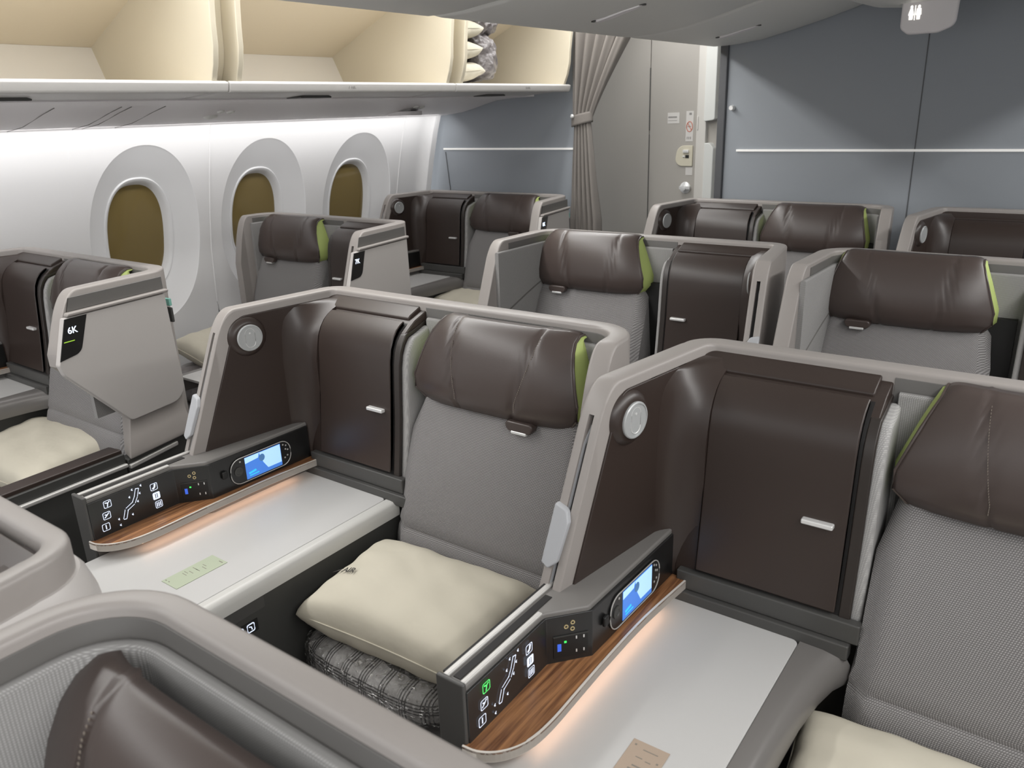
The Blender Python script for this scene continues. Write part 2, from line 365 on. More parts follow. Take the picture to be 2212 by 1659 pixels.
def headrest(par, mir, x0=0.371, x1=0.784, detail=1):
    prof = [(-0.052, 0.985), (-0.060, 0.962), (-0.085, 0.951), (-0.118, 0.951), (-0.140, 0.962), (-0.149, 0.985), (-0.149, 1.015), (-0.143, 1.05), (-0.133, 1.085), (-0.119, 1.115), (-0.103, 1.135), (-0.083, 1.146), (-0.064, 1.146)]
    NU = 72; rings = []
    for k in range(NU + 1):
        u = k / NU; e = 2 * u - 1; ring = []
        for (y, z) in prof:
            f = min(1, max(0, (z - 1.0) / (HRZ1 - 1.0)))
            xl = x0 + 0.050 * f; xr = x1 - 0.036 * f; bi = 0.040 * max(0, (1.005 - z) / 0.054) ** 2; xl += bi; xr -= bi
            # rounded lower corners
            cl = max(0, (1.0 - (z - 0.951) / 0.03)); 
            x = xl + (xr - xl) * u
            yy = y + 0.022 * abs(e) ** 4
            if z > 1.10: z = z - (z - 1.10) * 0.22 * abs(e) ** 18
            # stitched seams
            for (ut, ub) in ((0.17, 0.30), (0.80, 0.66)):
                us = ub + (ut - ub) * f
                yy += 0.006 * math.exp(-((u - us) / 0.010) ** 2)
            ring.append((x, yy, z))
        rings.append(ring)
    bm = new(); V = loft(bm, rings, cap=False, close=False)
    h = obj('headrest', bm, 'leather', par, mirror=mir, angle=60)
    md = h.modifiers.new('thick', 'SOLIDIFY'); md.thickness = 0.012; md.offset = -1 if True else 1
    # green side gussets
    for side in (0, 1):
        bm = new(); fr = rings[0] if side == 0 else rings[-1]; sg = 1 if side == 0 else -1
        A = [Vector(p) + Vector((sg * 0.002, 0.006, 0)) for p in fr[1:]]
        B = [Vector((p[0] - sg * 0.004, -0.052 - 0.004, min(p[2], 1.128))) for p in fr[1:]]
        loft(bm, [[tuple(p) for p in A], [tuple((a + b) / 2 + Vector((-sg * 0.006, 0, 0))) for a, b in zip(A, B)], [tuple(p) for p in B]], cap=False, close=False)
        g = obj('side_gusset', bm, 'green', h, mirror=mir, angle=60)
        g['label'] = 'lime green side gusset'
        bm = new(); tube(bm, [Vector(p) + Vector((0, 0.001, 0)) for p in fr[1:]], 0.0026, 6)
        obj('piping', bm, 'leather', h, mirror=mir)
    for (ut, ub) in ((0.17, 0.30), (0.80, 0.66)):
        if detail < 2: break
        bm = new()
        for j in range(40):
            f = 0.10 + 0.84 * j / 39; z = HRZ0 + f * (HRZ1 - HRZ0); u = ub + (ut - ub) * min(1, max(0, (z - 1.0) / (HRZ1 - 1.0))) + 0.013
            y = None
            for i in range(5, 12):
                if prof[i][1] <= z <= prof[i + 1][1]:
                    q = (z - prof[i][1]) / (prof[i + 1][1] - prof[i][1]); y = prof[i][0] + q * (prof[i + 1][0] - prof[i][0])
            if y is None: continue
            y += 0.022 * abs(2 * u - 1) ** 4 + 0.004 * math.exp(-(0.013 / 0.011) ** 2)
            f2 = min(1, max(0, (z - 1.0) / (HRZ1 - 1.0))); x = x0 + 0.050 * f2 + (x1 - x0 - 0.086 * f2) * u; u_ = u
            box(bm, x - 0.0004, x + 0.0004, y - 0.0006, y + 0.0008, z - 0.0013, z + 0.0013)
        obj('seam_stitching', bm, 'stitch', h, smooth=False, mirror=mir)
    # pull tab
    tx = x0 + 0.70 * (x1 - x0)
    if mir: tx = x0 + 0.76 * (x1 - x0)
    bm = new(); prism(bm, rnd_poly([(tx - 0.03, 0.942), (tx + 0.03, 0.942), (tx + 0.037, 0.965), (tx - 0.037, 0.965)], 0.014, 5), 'y', -0.150, -0.128)
    tb = obj('pull_tab', bm, 'leather', h, 0.004, mirror=mir)
    bm = new(); box(bm, tx - 0.019, tx + 0.019, -0.151, -0.132, 0.9385, 0.9455)
    obj('tab_clip', bm, 'silver', tb, 0.002, mirror=mir)
    return h
def backrest(par, mir, x0=0.372, x1=0.835):
    prof = [(-0.06, 0.60), (-0.235, 0.575), (-0.236, 0.60), (-0.230, 0.64), (-0.2235, 0.660), (-0.2165, 0.668), (-0.2185, 0.676), (-0.214, 0.70), (-0.190, 0.79), (-0.158, 0.88), (-0.132, 0.94), (-0.116, 0.968), (-0.098, 0.980), (-0.075, 0.980), (-0.06, 0.965)]
    rings = []; NU = 30
    for k in range(NU + 1):
        u = k / NU; e = abs(2 * u - 1); ring = []
        edge = max(0, (e - 0.86) / 0.14)
        for (y, z) in prof:
            yy = y + 0.022 * edge ** 2 + 0.006 * math.exp(-((e - 0.93) / 0.012) ** 2) * (1 if y < -0.1 else 0)
            zz = z - (0.024 * edge ** 2.2 if z > 0.93 else 0)
            x = x0 + (x1 - x0) * u
            if z > 0.90: x += (0.5 - u) * 0.03 * (z - 0.90) / 0.08
            if z < 0.7: x += (u - 0.5) * 0.012
            ring.append((x, min(yy, -0.055), zz))
        rings.append(ring)
    bm = new(); loft(bm, rings); o = obj('backrest', bm, 'fabric', par, mirror=mir, angle=50)
    return o
ICON = {}
def control_icons(par, mir, green_first):
    """lit touch icons and jacks on the console face; the face normal is +x"""
    def frame(bm, y, z, s, x, t=0.0016):
        o = rnd_poly([(y - s, z - s * 1.0), (y + s, z - s * 1.0), (y + s, z + s * 1.0), (y - s, z + s * 1.0)], s * 0.35, 4)
        i = [(y + (p[0] - y) * (1 - t / s), z + (p[1] - z) * (1 - t / s)) for p in o]
        va = [bm.verts.new((x, *p)) for p in o]; vb = [bm.verts.new((x, *p)) for p in i]; k = len(o)
        for j in range(k): bm.faces.new((va[j], va[(j + 1) % k], vb[(j + 1) % k], vb[j]))
    def bar(bm, p, q, x, wd=0.0011):
        p, q = Vector(p), Vector(q); d = (q - p).normalized(); nn = Vector((-d.y, d.x)) * wd
        vs = [bm.verts.new((x, *(a))) for a in (p + nn, q + nn, q - nn, p - nn)]; bm.faces.new(vs)
    def fx(y): return -0.004 + 0.0012 + 0.002 * 0
    X = -0.0005
    for i, z in enumerate((0.813, 0.789, 0.765)):
        y = -0.668 - 0.006 * i + 0.004; bm = new(); frame(bm, y, z, 0.0082, X, 0.0012)
        if i == 0: bar(bm, (y - 0.005, z + 0.004), (y + 0.001, z + 0.002), X); bar(bm, (y + 0.001, z + 0.002), (y - 0.001, z - 0.006), X); bar(bm, (y + 0.001, z + 0.002), (y + 0.005, z + 0.005), X)
        if i == 1: bar(bm, (y - 0.005, z - 0.004), (y, z), X); bar(bm, (y, z), (y + 0.005, z + 0.005), X); bar(bm, (y - 0.004, z + 0.003), (y + 0.001, z + 0.001), X)
        if i == 2: bar(bm, (y, z - 0.005), (y, z + 0.005), X)
        obj('seat_icon', bm, 'icon_green' if (green_first and i == 0) else 'icon_white', par, smooth=False, mirror=mir)
    for i, z in enumerate((0.809, 0.787, 0.766)):
        y = -0.562 + 0.002 * i; bm = new(); frame(bm, y, z, 0.0082, X, 0.0030 if i == 1 else 0.0012)
        if i == 0: bar(bm, (y - 0.004, z - 0.004), (y + 0.001, z - 0.002), X, 0.002); bar(bm, (y + 0.001, z - 0.002), (y + 0.003, z + 0.006), X, 0.002)
        else:
            for q in (-0.004, 0, 0.004): bar(bm, (y + q, z - 0.005), (y + q, z + 0.005), X, 0.0012)
        obj('cushion_icon', bm, 'icon_white', par, smooth=False, mirror=mir)
    bm = new(); y, z = -0.615, 0.79
    pts = [(y - 0.020, z - 0.025), (y - 0.013, z - 0.006), (y + 0.004, z + 0.002), (y + 0.011, z + 0.014), (y + 0.017, z + 0.031)]
    for sgn in (1, -1):
        for a, bq in zip(pts, pts[1:]):
            d = (Vector(bq) - Vector(a)).normalized(); nn = Vector((-d.y, d.x)) * 0.0035 * sgn
            bar(bm, Vector(a) + nn, Vector(bq) + nn, X, 0.0007)
    bar(bm, (pts[0][0] - 0.003, pts[0][1]), (pts[0][0] + 0.003, pts[0][1] - 0.001), X, 0.0008); bar(bm, (pts[-1][0] - 0.003, pts[-1][1]), (pts[-1][0] + 0.003, pts[-1][1] - 0.001), X, 0.0008)
    for (ay, az) in ((-0.032, -0.02), (-0.031, -0.034), (-0.002, -0.022), (0.014, 0.002), (0.006, 0.032), (0.026, 0.034), (-0.002, 0.018), (0.021, 0.018)):
        bar(bm, (y + ay - 0.002, z + az), (y + ay + 0.001, z + az + 0.002), X, 0.0009); bar(bm, (y + ay - 0.002, z + az), (y + ay + 0.001, z + az - 0.002), X, 0.0009)
    obj('seat_diagram', bm, 'icon_white', par, smooth=False, mirror=mir)
def suite(name, kind, loc, label, seat_label=None, mir=False, aisle=False, detail=2, sign=None, W=0.887, short_wing=False, table_w=0.285, taupe=True, hr=(0, 0), T=0.042, green_first=False, seat_wing=True, console=True, frontal=False):
    par = empty('business_class_seat', loc, label, 'seat', 'business class seats in staggered rows')
    k = dict(mirror=mir)
    if aisle and kind == 'A': W = 0.945
    # ---- shell
    xs_ = 0.045 if kind == 'B' else 0.0      # the seat sits a little further out on the mirrored suites
    flare = (0.15 if aisle else 0.10) if kind == 'A' else 0.02
    z0f = lambda s_: 0.42
    sl_, se_ = 0.235, 0.36
    if short_wing: sl_, se_ = 0.055, 0.098
    if aisle and kind == 'A': z0f = lambda s_: 0.745 if s_ < 0.10 else 0.745 + (s_ - 0.10) * 1.02; sl_, se_ = 0.245, 0.305
    if aisle and kind == 'B': sl_, se_ = 0.085, 0.125
    sh_, P0, d2, n2 = shell(par, mir, W, flare, sl_, se_, z0f, slot=detail > 0, T=T, skirt=T < 0.03, seat_slope=2.6 if not (aisle and kind == 'B') else 5.0)
    # ---- padded fabric liner
    lp = [(0.362, -T - 0.001), (0.55, -T - 0.001)] + arc(W - 0.10, -0.10, 0.099 - T, 90, 0, 8)
    e = P0 + n2 * T
    Ls = se_ - 0.10 if not (aisle and kind == 'B') else 0.05
    lp += [(e.x + d2.x * s, e.y + d2.y * s) for s in (Ls * 0.3, Ls * 0.6, Ls)]
    bm = new(); sweep_wall(bm, lp, 0.014, 0.77 if aisle and kind == 'A' else 0.45, 1.114, 0.006); pl_ = obj('padded_liner', bm, 'fabric_shell', par, **k)
    bp_ = [(0.352, -T + 0.0004), (0.55, -T + 0.0004)] + arc(W - 0.10, -0.10, 0.1004 - T, 90, 0, 8) + [(P0.x + n2.x * (T - 0.0003) + d2.x * q, P0.y + n2.y * (T - 0.0003) + d2.y * q) for q in (0.01, max(0.02, sl_ - 0.05))]
    bm = new(); sweep_wall(bm, bp_, 0.0022, 1.06, 1.134, 0.0008); obj('rim_band', bm, 'rimdark', sh_, **k)
    if kind == 'B' and not aisle:
        bm = new(); tube(bm, [(e.x + d2.x * q + n2.x * 0.0125, e.y + d2.y * q + n2.y * 0.0125, 0.985 - 0.30 * q - 0.2 * q * q) for q in (0.0, 0.06, 0.12, 0.18, 0.23)], 0.0035, 6); obj('liner_seam', bm, 'rimdark', pl_, **k)
    # ---- cabinet
    bm = new()
    prof = [(-0.03, 0.70), (-0.03, 1.134), (-0.088, 1.112)] + offs_curve(DOOR, 0)[1:]
    prof = [(-0.03, 0.72), (-0.03, 1.130), (-0.08, 1.112)] + [(y + 0.007, z - 0.004) for y, z in DOOR[1:]] + [(-0.175, 0.72)]
    prism(bm, prof, 'x', 0.05, 0.350); cab = obj('cabinet', bm, 'brown', par, 0.003, 2, **k)
    bm = new(); prism(bm, strip_poly([(y - 0.002, z + 0.002) for y, z in DOOR], 0.006), 'x', 0.092, 0.330)
    door = obj('cabinet_door', bm, 'brown', cab, 0.003, 2, **k)
    bm = new(); prism(bm, strip_poly([(y + 0.006, z - 0.003) for y, z in DOOR], 0.006), 'x', 0.0885, 0.336); obj('door_gap', bm, 'gap', cab, **k)
    bm = new(); prism(bm, strip_poly([(-0.045, 1.108), (-0.088, 1.095)] + [(y + 0.003, z - 0.006) for y, z in DOOR[2:]], 0.010), 'x', 0.335, 0.3535); obj('door_frame', bm, 'brown_edge', cab, 0.003, 2, **k)
    bm = new(); box(bm, 0.262, 0.312, -0.1735, -0.160, 0.910, 0.9185); obj('door_handle', bm, 'silver', door, 0.0025, 2, **k)
    bm = new(); prism(bm, [(-0.035, 1.137), (-0.076, 1.121), (-0.083, 1.116), (-0.083, 1.104), (-0.035, 1.124)], 'x', 0.03, 0.3325); obj('cabinet_lid', bm, 'brown', cab, 0.003, 2, **k)
    bm = new(); prof2 = [(-0.05, 0.74), (-0.05, 1.098), (-0.085, 1.086)] + [(y + 0.012, z - 0.014) for y, z in DOOR[2:]] + [(-0.166, 0.74)]
    prism(bm, prof2, 'x', 0.347, 0.368); obj('cabinet_side', bm, 'fabric_light', cab, 0.008, 3, **k)
    # ---- brown inner wing panel, fillet and lamp
    inner = rnd_poly([(0.06, 0.74), (0.06, 1.128), (0.250, 1.128), (0.268, 1.085), (0.400, 0.76), (0.400, 0.74)], [0, 0, 0.04, 0, 0, 0], 6)
    bm = new(); framed(bm, WP, WD, WN, inner, T - 0.002, T + 0.004); wp = obj('inner_wing_panel', bm, 'brown', par, 0.002, 2, **k)
    bm = new(); rg = []
    for z, o_ in ((0.74, 0), (1.00, 0.0), (1.03, 0.006), (1.058, 0.013), (1.078, 0.023), (1.094, 0.036), (1.104, 0.050), (1.112, 0.066), (1.122, 0.095), (1.128, 0.125)):
        cc = [(0.0203 + (T - 0.042) + (0.0722 - (T - 0.042)) * (1 - math.cos(q / 10 * PI / 2)), -0.222 + 0.062 * math.sin(q / 10 * PI / 2) + o_ * q / 10) for q in range(11)]
        rg.append([(p[0], p[1], z) for p in [(-0.005, -0.222)] + cc + [(0.0925, -0.022), (0.024, -0.022)]])
    loft(bm, rg); obj('corner_fillet', bm, 'brown', wp, angle=60, **k)
    bm = new(); ax = Vector((0.985, -0.16, -0.02)); c = Vector((0.0, -0.282, 1.078))
    lathe(bm, c, ax, [(0.001, -0.02), (0.053, -0.02), (0.051, 0.0), (0.046, 0.012), (0.038, 0.020), (0.033, 0.0215), (0.001, 0.0215)], 40); lamp = obj('reading_lamp', bm, 'brown', wp, angle=40, **k)
    bm = new(); lathe(bm, c, ax, [(0.001, 0.018), (0.031, 0.018), (0.031, 0.0245), (0.0295, 0.026), (0.0275, 0.026), (0.0275, 0.0248), (0.001, 0.0248)], 40); ln = obj('lamp_face', bm, 'lens', lamp, angle=40, **k)
    if detail > 0:
        bm = new(); lathe(bm, c + Vector((0, 0, 0.011)), ax, [(0.001, 0.0245), (0.0022, 0.0245), (0.0022, 0.0257), (0.0005, 0.026)], 12); obj('lamp_dimmer', bm, 'silver', ln, **k)
        if detail > 1:
            ay_ = Vector((0.16, 0.985, 0)); pp = rnd_poly([(-0.012, -0.022), (0.012, -0.022), (0.012, 0.022), (-0.012, 0.022)], 0.0115, 6); cc_ = c + ax.normalized() * 0.0249
            bm = new(); tube(bm, [cc_ + ay_ * a + Vector((0, 0, b_)) for a, b_ in pp + [pp[0]]], 0.0006, 5); obj('lamp_switch_outline', bm, 'silver', ln, **k)
    # ---- sliding screen edge and pull handle on the wing front
    bm = new(); framed(bm, WP, WD, WN, [(0.268, 1.096), (0.284, 1.096), (0.424, 0.75), (0.40, 0.75)], 0.0172, 0.0278); obj('screen_slot', bm, 'gap', par, smooth=False, **k)
    e0, e1 = Vector((0.289, 1.095)), Vector((0.424, 0.77))
    pts = [wing_pt(e0.x - 0.010, 0.0215, 1.083), wing_pt(e0.x - 0.001, 0.0155, 1.070)] + [wing_pt(0.289 + (1.095 - z) * 0.40 + 0.0, 0.0115, z) for z in (1.05, 0.95, 0.85, 0.78)]
    bm = new(); tube(bm, pts, 0.0075, 10); obj('privacy_screen_edge', bm, 'satin_metal' if False else 'latchgrey', par, **k)
    bm = new()
    hp = rnd_poly([(-0.001, 0.872), (0.014, 0.866), (0.028, 0.878), (0.033, 0.940), (0.025, 0.958), (-0.001, 0.963)], [0.003, 0.006, 0.008, 0.012, 0.012, 0.003], 4)
    def fr(nn, z, t): s = 0.292 + (1.10 - z) * 0.40 + t; return wing_pt(s, nn, z)
    va = [bm.verts.new(fr(p[0], p[1], 0.002)) for p in hp]; vb = [bm.verts.new(fr(p[0], p[1], 0.013)) for p in hp]
    bm.faces.new(va); bm.faces.new(vb[::-1])
    for i in range(len(hp)): bm.faces.new((va[i], vb[i], vb[(i + 1) % len(hp)], va[(i + 1) % len(hp)]))
    obj('screen_handle', bm, 'latchgrey', par, 0.004, 2, **k)
    # ---- console
    if console:
        body = [(-0.050, -0.703), (-0.006, -0.703), (-0.008, -0.512), (0.039, -0.457), (0.045, -0.175), (0.0, -0.175), (-0.055, -0.36)]
        bm = new(); prism(bm, body, 'z', 0.42, 0.836); con = obj('console', bm, 'console_grey', par, 0.004, 2, **k)
        f = [(-0.002, -0.703), (-0.004, -0.511), (0.043, -0.455), (0.049, -0.178)]
        bm = new(); prism(bm, f + [(0.040, -0.178), (0.035, -0.452), (-0.012, -0.508), (-0.010, -0.703)], 'z', 0.742, 0.828)
        cp = obj('control_panel', bm, 'black_gloss', con, 0.0015, 2, **k)
        bm = new(); box(bm, -0.052, -0.004, -0.708, -0.700, 0.42, 0.842); obj('end_plate', bm, 'sill', con, 0.003, 2, **k)
        bm = new(); box(bm, -0.032, -0.020, -0.694, -0.47, 0.8355, 0.8372); box(bm, -0.050, -0.046, -0.694, -0.40, 0.8355, 0.8385); obj('rail_groove', bm, 'gap', con, smooth=False, **k)
        bm = new(); box(bm, -0.0455, -0.036, -0.70, -0.42, 0.8358, 0.8405); box(bm, -0.016, -0.007, -0.70, -0.515, 0.8358, 0.8405); obj('rail_trim', bm, 'satin_metal', con, 0.002, 2, **k)
        # wood ledge
        led = [(0.047, -0.178), (0.077, -0.180), (0.062, -0.31), (0.058, -0.43), (0.060, -0.54), (0.062, -0.60)]
        led += [(0.060, -0.64), (0.052, -0.672), (0.036, -0.695), (0.014, -0.709), (-0.008, -0.712), (-0.006, -0.703), (-0.005, -0.511), (0.040, -0.456)]
        led = [(0.046, -0.178), (0.080, -0.180), (0.068, -0.32), (0.066, -0.44), (0.067, -0.53), (0.068, -0.60), (0.064, -0.645), (0.053, -0.675), (0.036, -0.697), (0.014, -0.710), (-0.008, -0.713), (-0.008, -0.511), (0.038, -0.456)]
        c_ = Vector((0.03, -0.45)); trim = []
        src = led[1:11]
        for q in range(len(src) - 1):
            pa, pb, pc, pd = [Vector(src[min(max(q + o_, 0), len(src) - 1)]) for o_ in (-1, 0, 1, 2)]
            for t_ in (0, 0.25, 0.5, 0.75):
                v_ = 0.5 * (2 * pb + (pc - pa) * t_ + (2 * pa - 5 * pb + 4 * pc - pd) * t_ ** 2 + (3 * pb - pa - 3 * pc + pd) * t_ ** 3); trim.append((v_.x, v_.y))
        trim.append(src[-1])
        bm = new(); prism(bm, [led[0]] + trim + led[11:], 'z', 0.7425, 0.7455); lg = obj('wood_ledge', bm, 'wood', par, smooth=False, **k)
        inn = [(x - (0.0035 if y > -0.66 else 0.001), y + (0.003 if y < -0.66 else 0)) for x, y in trim]
        bm = new(); prism(bm, trim + inn[::-1], 'z', 0.7305, 0.7466); obj('ledge_edge', bm, 'champagne', lg, smooth=False, **k)
        bm = new(); prism(bm, [(0.046, -0.178)] + trim[:33] + [(0.0, -0.70), (0.0, -0.511), (0.038, -0.456)], 'z', 0.7300, 0.7424); obj('ledge_body', bm, 'champagne', lg, smooth=False, **k)
        if detail > 1:
            bm = new(); box(bm, 0.0525, 0.0605, -0.64, -0.24, 0.7275, 0.7298); obj('under_ledge_light', bm, 'warm_strip', lg, smooth=False, **k)
            control_icons(cp, mir, green_first)
            # socket panel on the angled knee face
            A = Vector((-0.004, -0.511)); B = Vector((0.043, -0.455)); dd = (B - A).normalized(); nn = Vector((dd.y, -dd.x))
            if nn.x < 0: nn = -nn
            def kp(t, z, o): q = A + dd * t + nn * o; return (q.x, q.y, z)
            def kquad(bm, t0, t1, z0, z1, o0, o1):
                vs = [kp(t0, z0, o0), kp(t1, z0, o0), kp(t1, z1, o0), kp(t0, z1, o0)]; ws = [kp(t0, z0, o1), kp(t1, z0, o1), kp(t1, z1, o1), kp(t0, z1, o1)]
                loft(bm, [vs, ws])
            bm = new(); kquad(bm, 0.010, 0.066, 0.754, 0.792, 0, 0.0012); sk = obj('power_socket', bm, 'black', cp, 0.0008, 1, **k)
            bm = new(); kquad(bm, 0.010, 0.066, 0.7916, 0.7928, 0, 0.0022); obj('socket_rim', bm, 'charcoal', sk, **k)
            bm = new(); kquad(bm, 0.0165, 0.0225, 0.766, 0.779, 0.001, 0.0018); obj('usb_port', bm, 'usb_blue', sk, smooth=False, **k)
            bm = new(); kquad(bm, 0.0275, 0.0310, 0.780, 0.783, 0.001, 0.002); obj('status_light', bm, 'led_green', sk, smooth=False, **k)
            bm = new()
            for (t, z) in ((0.046, 0.784), (0.058, 0.784), (0.046, 0.760), (0.058, 0.760)): kquad(bm, t, t + 0.002, z, z + 0.005, 0.001, 0.0018)
            obj('socket_contacts', bm, 'silver', sk, smooth=False, **k)
            for (t, z) in ((0.031, 0.808), (0.0415, 0.814), (0.041, 0.803)):
                bm = new(); q = kp(t, z, 0.0); lathe(bm, q, (nn.x, nn.y, 0), [(0.0036, -0.002), (0.0036, 0.0012), (0.0022, 0.0012), (0.0021, -0.002)], 14); obj('headphone_jack', bm, 'gold', cp, **k)
            # handset in the rear part of the console face
            fx = lambda y: 0.043 + (y + 0.455) / (0.277) * 0.006
            def rr(y0, y1, z0, z1, r, o0, o1, bm):
                o = rnd_poly([(y0, z0), (y1, z0), (y1, z1), (y0, z1)], r, 6)
                loft(bm, [[(fx(y) + o0, y, z) for y, z in o], [(fx(y) + o1, y, z) for y, z in o]])
            bm = new(); rr(-0.405, -0.238, 0.7535, 0.8155, 0.026, 0.0, 0.0028, bm); hs = obj('handset', bm, 'black_gloss', con, 0.001, 2, **k)
            bm = new(); o = rnd_poly([(-0.405, 0.7535), (-0.238, 0.7535), (-0.238, 0.8155), (-0.405, 0.8155)], 0.026, 6)
            tube(bm, [(fx(y) + 0.003, y, z) for y, z in o] + [(fx(o[0][0]) + 0.003, *o[0])], 0.0011, 6); obj('handset_bezel', bm, 'satin_metal', hs, **k)
            bm = new(); rr(-0.366, -0.266, 0.757, 0.812, 0.001, 0.002, 0.0033, bm); sc = obj('handset_screen', bm, 'scr_blue', hs, smooth=False, **k)
            def sq(pts, m, nm, o=0.0036):
                bm = new(); vs = [bm.verts.new((fx(y) + o, y, z)) for y, z in pts]; bm.faces.new(vs); obj(nm, bm, m, sc, smooth=False, **k)
            sq([(-0.326, 0.811), (-0.267, 0.811), (-0.267, 0.766), (-0.306, 0.766), (-0.318, 0.785)], 'scr_light', 'screen_picture')
            sq([(-0.366, 0.8115), (-0.326, 0.8115), (-0.330, 0.800), (-0.366, 0.797)], 'scr_light', 'screen_picture')
            sq([(-0.320 + 0.008 * math.cos(t), 0.797 + 0.009 * math.sin(t)) for t in [2 * PI * q / 14 for q in range(14)]], 'scr_dark', 'screen_figure', 0.0040)
            sq([(-0.360, 0.773), (-0.340, 0.776), (-0.338, 0.771), (-0.358, 0.768)], 'scr_cyan', 'screen_caption', 0.0040)
            sq([(-0.358, 0.766), (-0.332, 0.767), (-0.332, 0.764), (-0.358, 0.763)], 'scr_cyan', 'screen_caption', 0.0040)
            bm = new(); lathe(bm, (fx(-0.385) + 0.002, -0.385, 0.785), (1, 0, 0), [(0.001, 0), (0.011, 0), (0.011, 0.0025), (0.007, 0.003), (0.006, 0.0018), (0.001, 0.0018)], 20); obj('handset_dial', bm, 'charcoal', hs, **k)
            bm = new()
            for (y, z) in ((-0.258, 0.806), (-0.250, 0.802), (-0.252, 0.793), (-0.246, 0.790), (-0.256, 0.772), (-0.248, 0.776), (-0.378, 0.807)):
                lathe(bm, (fx(y) + 0.0025, y, z), (1, 0, 0), [(0.0022, 0), (0.0022, 0.001), (0.0005, 0.0012)], 10)
            obj('handset_buttons', bm, 'satin_metal', hs, **k)
            bm = new(); box(bm, 0.044, 0.051, -0.428, -0.414, 0.782, 0.800); obj('handset_latch', bm, 'black', con, 0.003, 2, **k)
    # ---- table unit beside the seat
    bm = new(); prism(bm, rnd_poly([(0.0, -0.93), (table_w, -0.93), (table_w, -0.196), (0.0, -0.196)], [0, 0, 0.012, 0], 4), 'z', 0.700, 0.7095)
    tb = obj('side_table', bm, 'table_white', par, 0.002, 2, **k)
    ex = table_w + 0.045
    bm = new(); secs = []
    for (y, g) in ((-0.95, 0), (-0.6, 0), (-0.45, 0), (-0.33, 0.004), (-0.26, 0.012), (-0.215, 0.022), (-0.185, 0.036)):
        x0_, x1_ = table_w + 0.001, ex + g
        p = [(x0_, 0.7135), ((x0_ + x1_) / 2, 0.7125), (x1_ - 0.012, 0.707), (x1_ - 0.002, 0.692), (x1_, 0.670), (x1_ - 0.004, 0.655), (x0_, 0.655)]
        if not taupe: x1_ = table_w + 0.028; p = [(x0_, 0.7085), (x0_ + 0.012, 0.7085), (x1_ - 0.006, 0.7075), (x1_, 0.702), (x1_ + 0.002, 0.690), (x1_ + 0.001, 0.672), (x0_, 0.672)]
        secs.append([(q[0], y, q[1] - (0.004 if taupe else 0)) for q in p])
    loft(bm, secs); obj('table_edge', bm, 'taupe_edge' if taupe else 'table_edge', tb, angle=50, **k)
    bm = new(); box(bm, 0.0, table_w + 0.022, -0.80, -0.175, 0.30, 0.702); base = obj('console_base', bm, 'charcoal', par, 0.004, 2, **k)
    bm = new(); box(bm, 0.052, ex + 0.03, -0.197, -0.172, 0.700, 0.728); box(bm, 0.06, 0.372, -0.187, -0.168, 0.728, 0.764); obj('cabinet_sill', bm, 'sill', par, 0.003, 2, **k)
    if detail > 1 and console:
        xs = table_w + 0.0225
        bm = new(); box(bm, xs - 0.004, xs + 0.001, -0.655, -0.565, 0.64, 0.69); obj('literature_flap', bm, 'sill', base, 0.002, 1, **k)
        bm = new(); box(bm, xs - 0.004, xs + 0.0015, -0.72, -0.665, 0.60, 0.69); obj('latch_recess', bm, 'black', base, 0.002, 1, **k)
        bm = new(); box(bm, xs - 0.002, xs + 0.0016, -0.64, -0.588, 0.602, 0.628); ip = obj('icon_plate', bm, 'black', base, smooth=False, **k)
        for yy in (-0.63, -0.605):
            bm = new()
            o = rnd_poly([(yy - 0.008, 0.607), (yy + 0.008, 0.607), (yy + 0.008, 0.624), (yy - 0.008, 0.624)], 0.003, 3)
            tube(bm, [(xs + 0.0018, *p) for p in o] + [(xs + 0.0018, *o[0])], 0.0012, 5); tube(bm, [(xs + 0.002, yy - 0.004, 0.619), (xs + 0.002, yy + 0.001, 0.617), (xs + 0.002, yy + 0.002, 0.611)], 0.0012, 5)
            obj('armrest_icon', bm, 'icon_white', ip, **k)
    # ---- seat
    backrest(par, mir, 0.372 + xs_, (W - 0.055) if kind == 'A' else 0.862); h_ = headrest(par, mir, 0.376 + xs_ * 1.1 + hr[0], 0.806 + xs_ + hr[0], detail); h_.location.z = hr[1]
    bm = new(); prism(bm, rnd_poly([(0.352, -0.80), (W - 0.03, -0.80), (W - 0.03, -0.13), (0.352, -0.13)], 0.03, 5), 'z', 0.38, 0.458); obj('seat_cushion', bm, 'fabric', par, 0.02, 3, **k)
    bm = new(); box(bm, 0.36, W - 0.035, -0.80, -0.1, 0.0, 0.37); obj('seat_base', bm, 'charcoal', par, 0.01, 2, **k)
    bm = new(); box(bm, 0.38, W - 0.06, -0.08, -0.055, 0.46, 1.0); obj('backrest_frame', bm, 'black', par, **k)
    # ---- aisle side panel with the lit seat number
    if aisle:
        if kind == 'A':
            AP, AD, AN = Vector((W, -0.06)), d2, -n2      # outward
            s0 = 0.0
        else:
            AP, AD, AN = WP, WD, -WN
        so = lambda s, n_, z: (AP.x + AD.x * s + AN.x * n_, AP.y + AD.y * s + AN.y * n_, z)
        zb = 0.75
        outl = rnd_poly([(0.318, 1.082), (0.002, 1.082), (-0.012, zb + 0.005), (0.185, zb), (0.348, 0.935), (0.357, 0.965)], [0.004, 0.004, 0.05, 0.03, 0.02, 0.0], 6)
        if kind == 'B': outl = rnd_poly([(0.335, 1.082), (0.0, 1.082), (-0.006, 0.62), (0.52, 0.62), (0.45, 0.80)], [0.004, 0.004, 0.02, 0, 0], 4)
        bm = new(); framed(bm, AP, AD, AN, outl, -0.004, 0.014); ap = obj('aisle_panel', bm, 'shell_outer', par, 0.004, 2, **k)
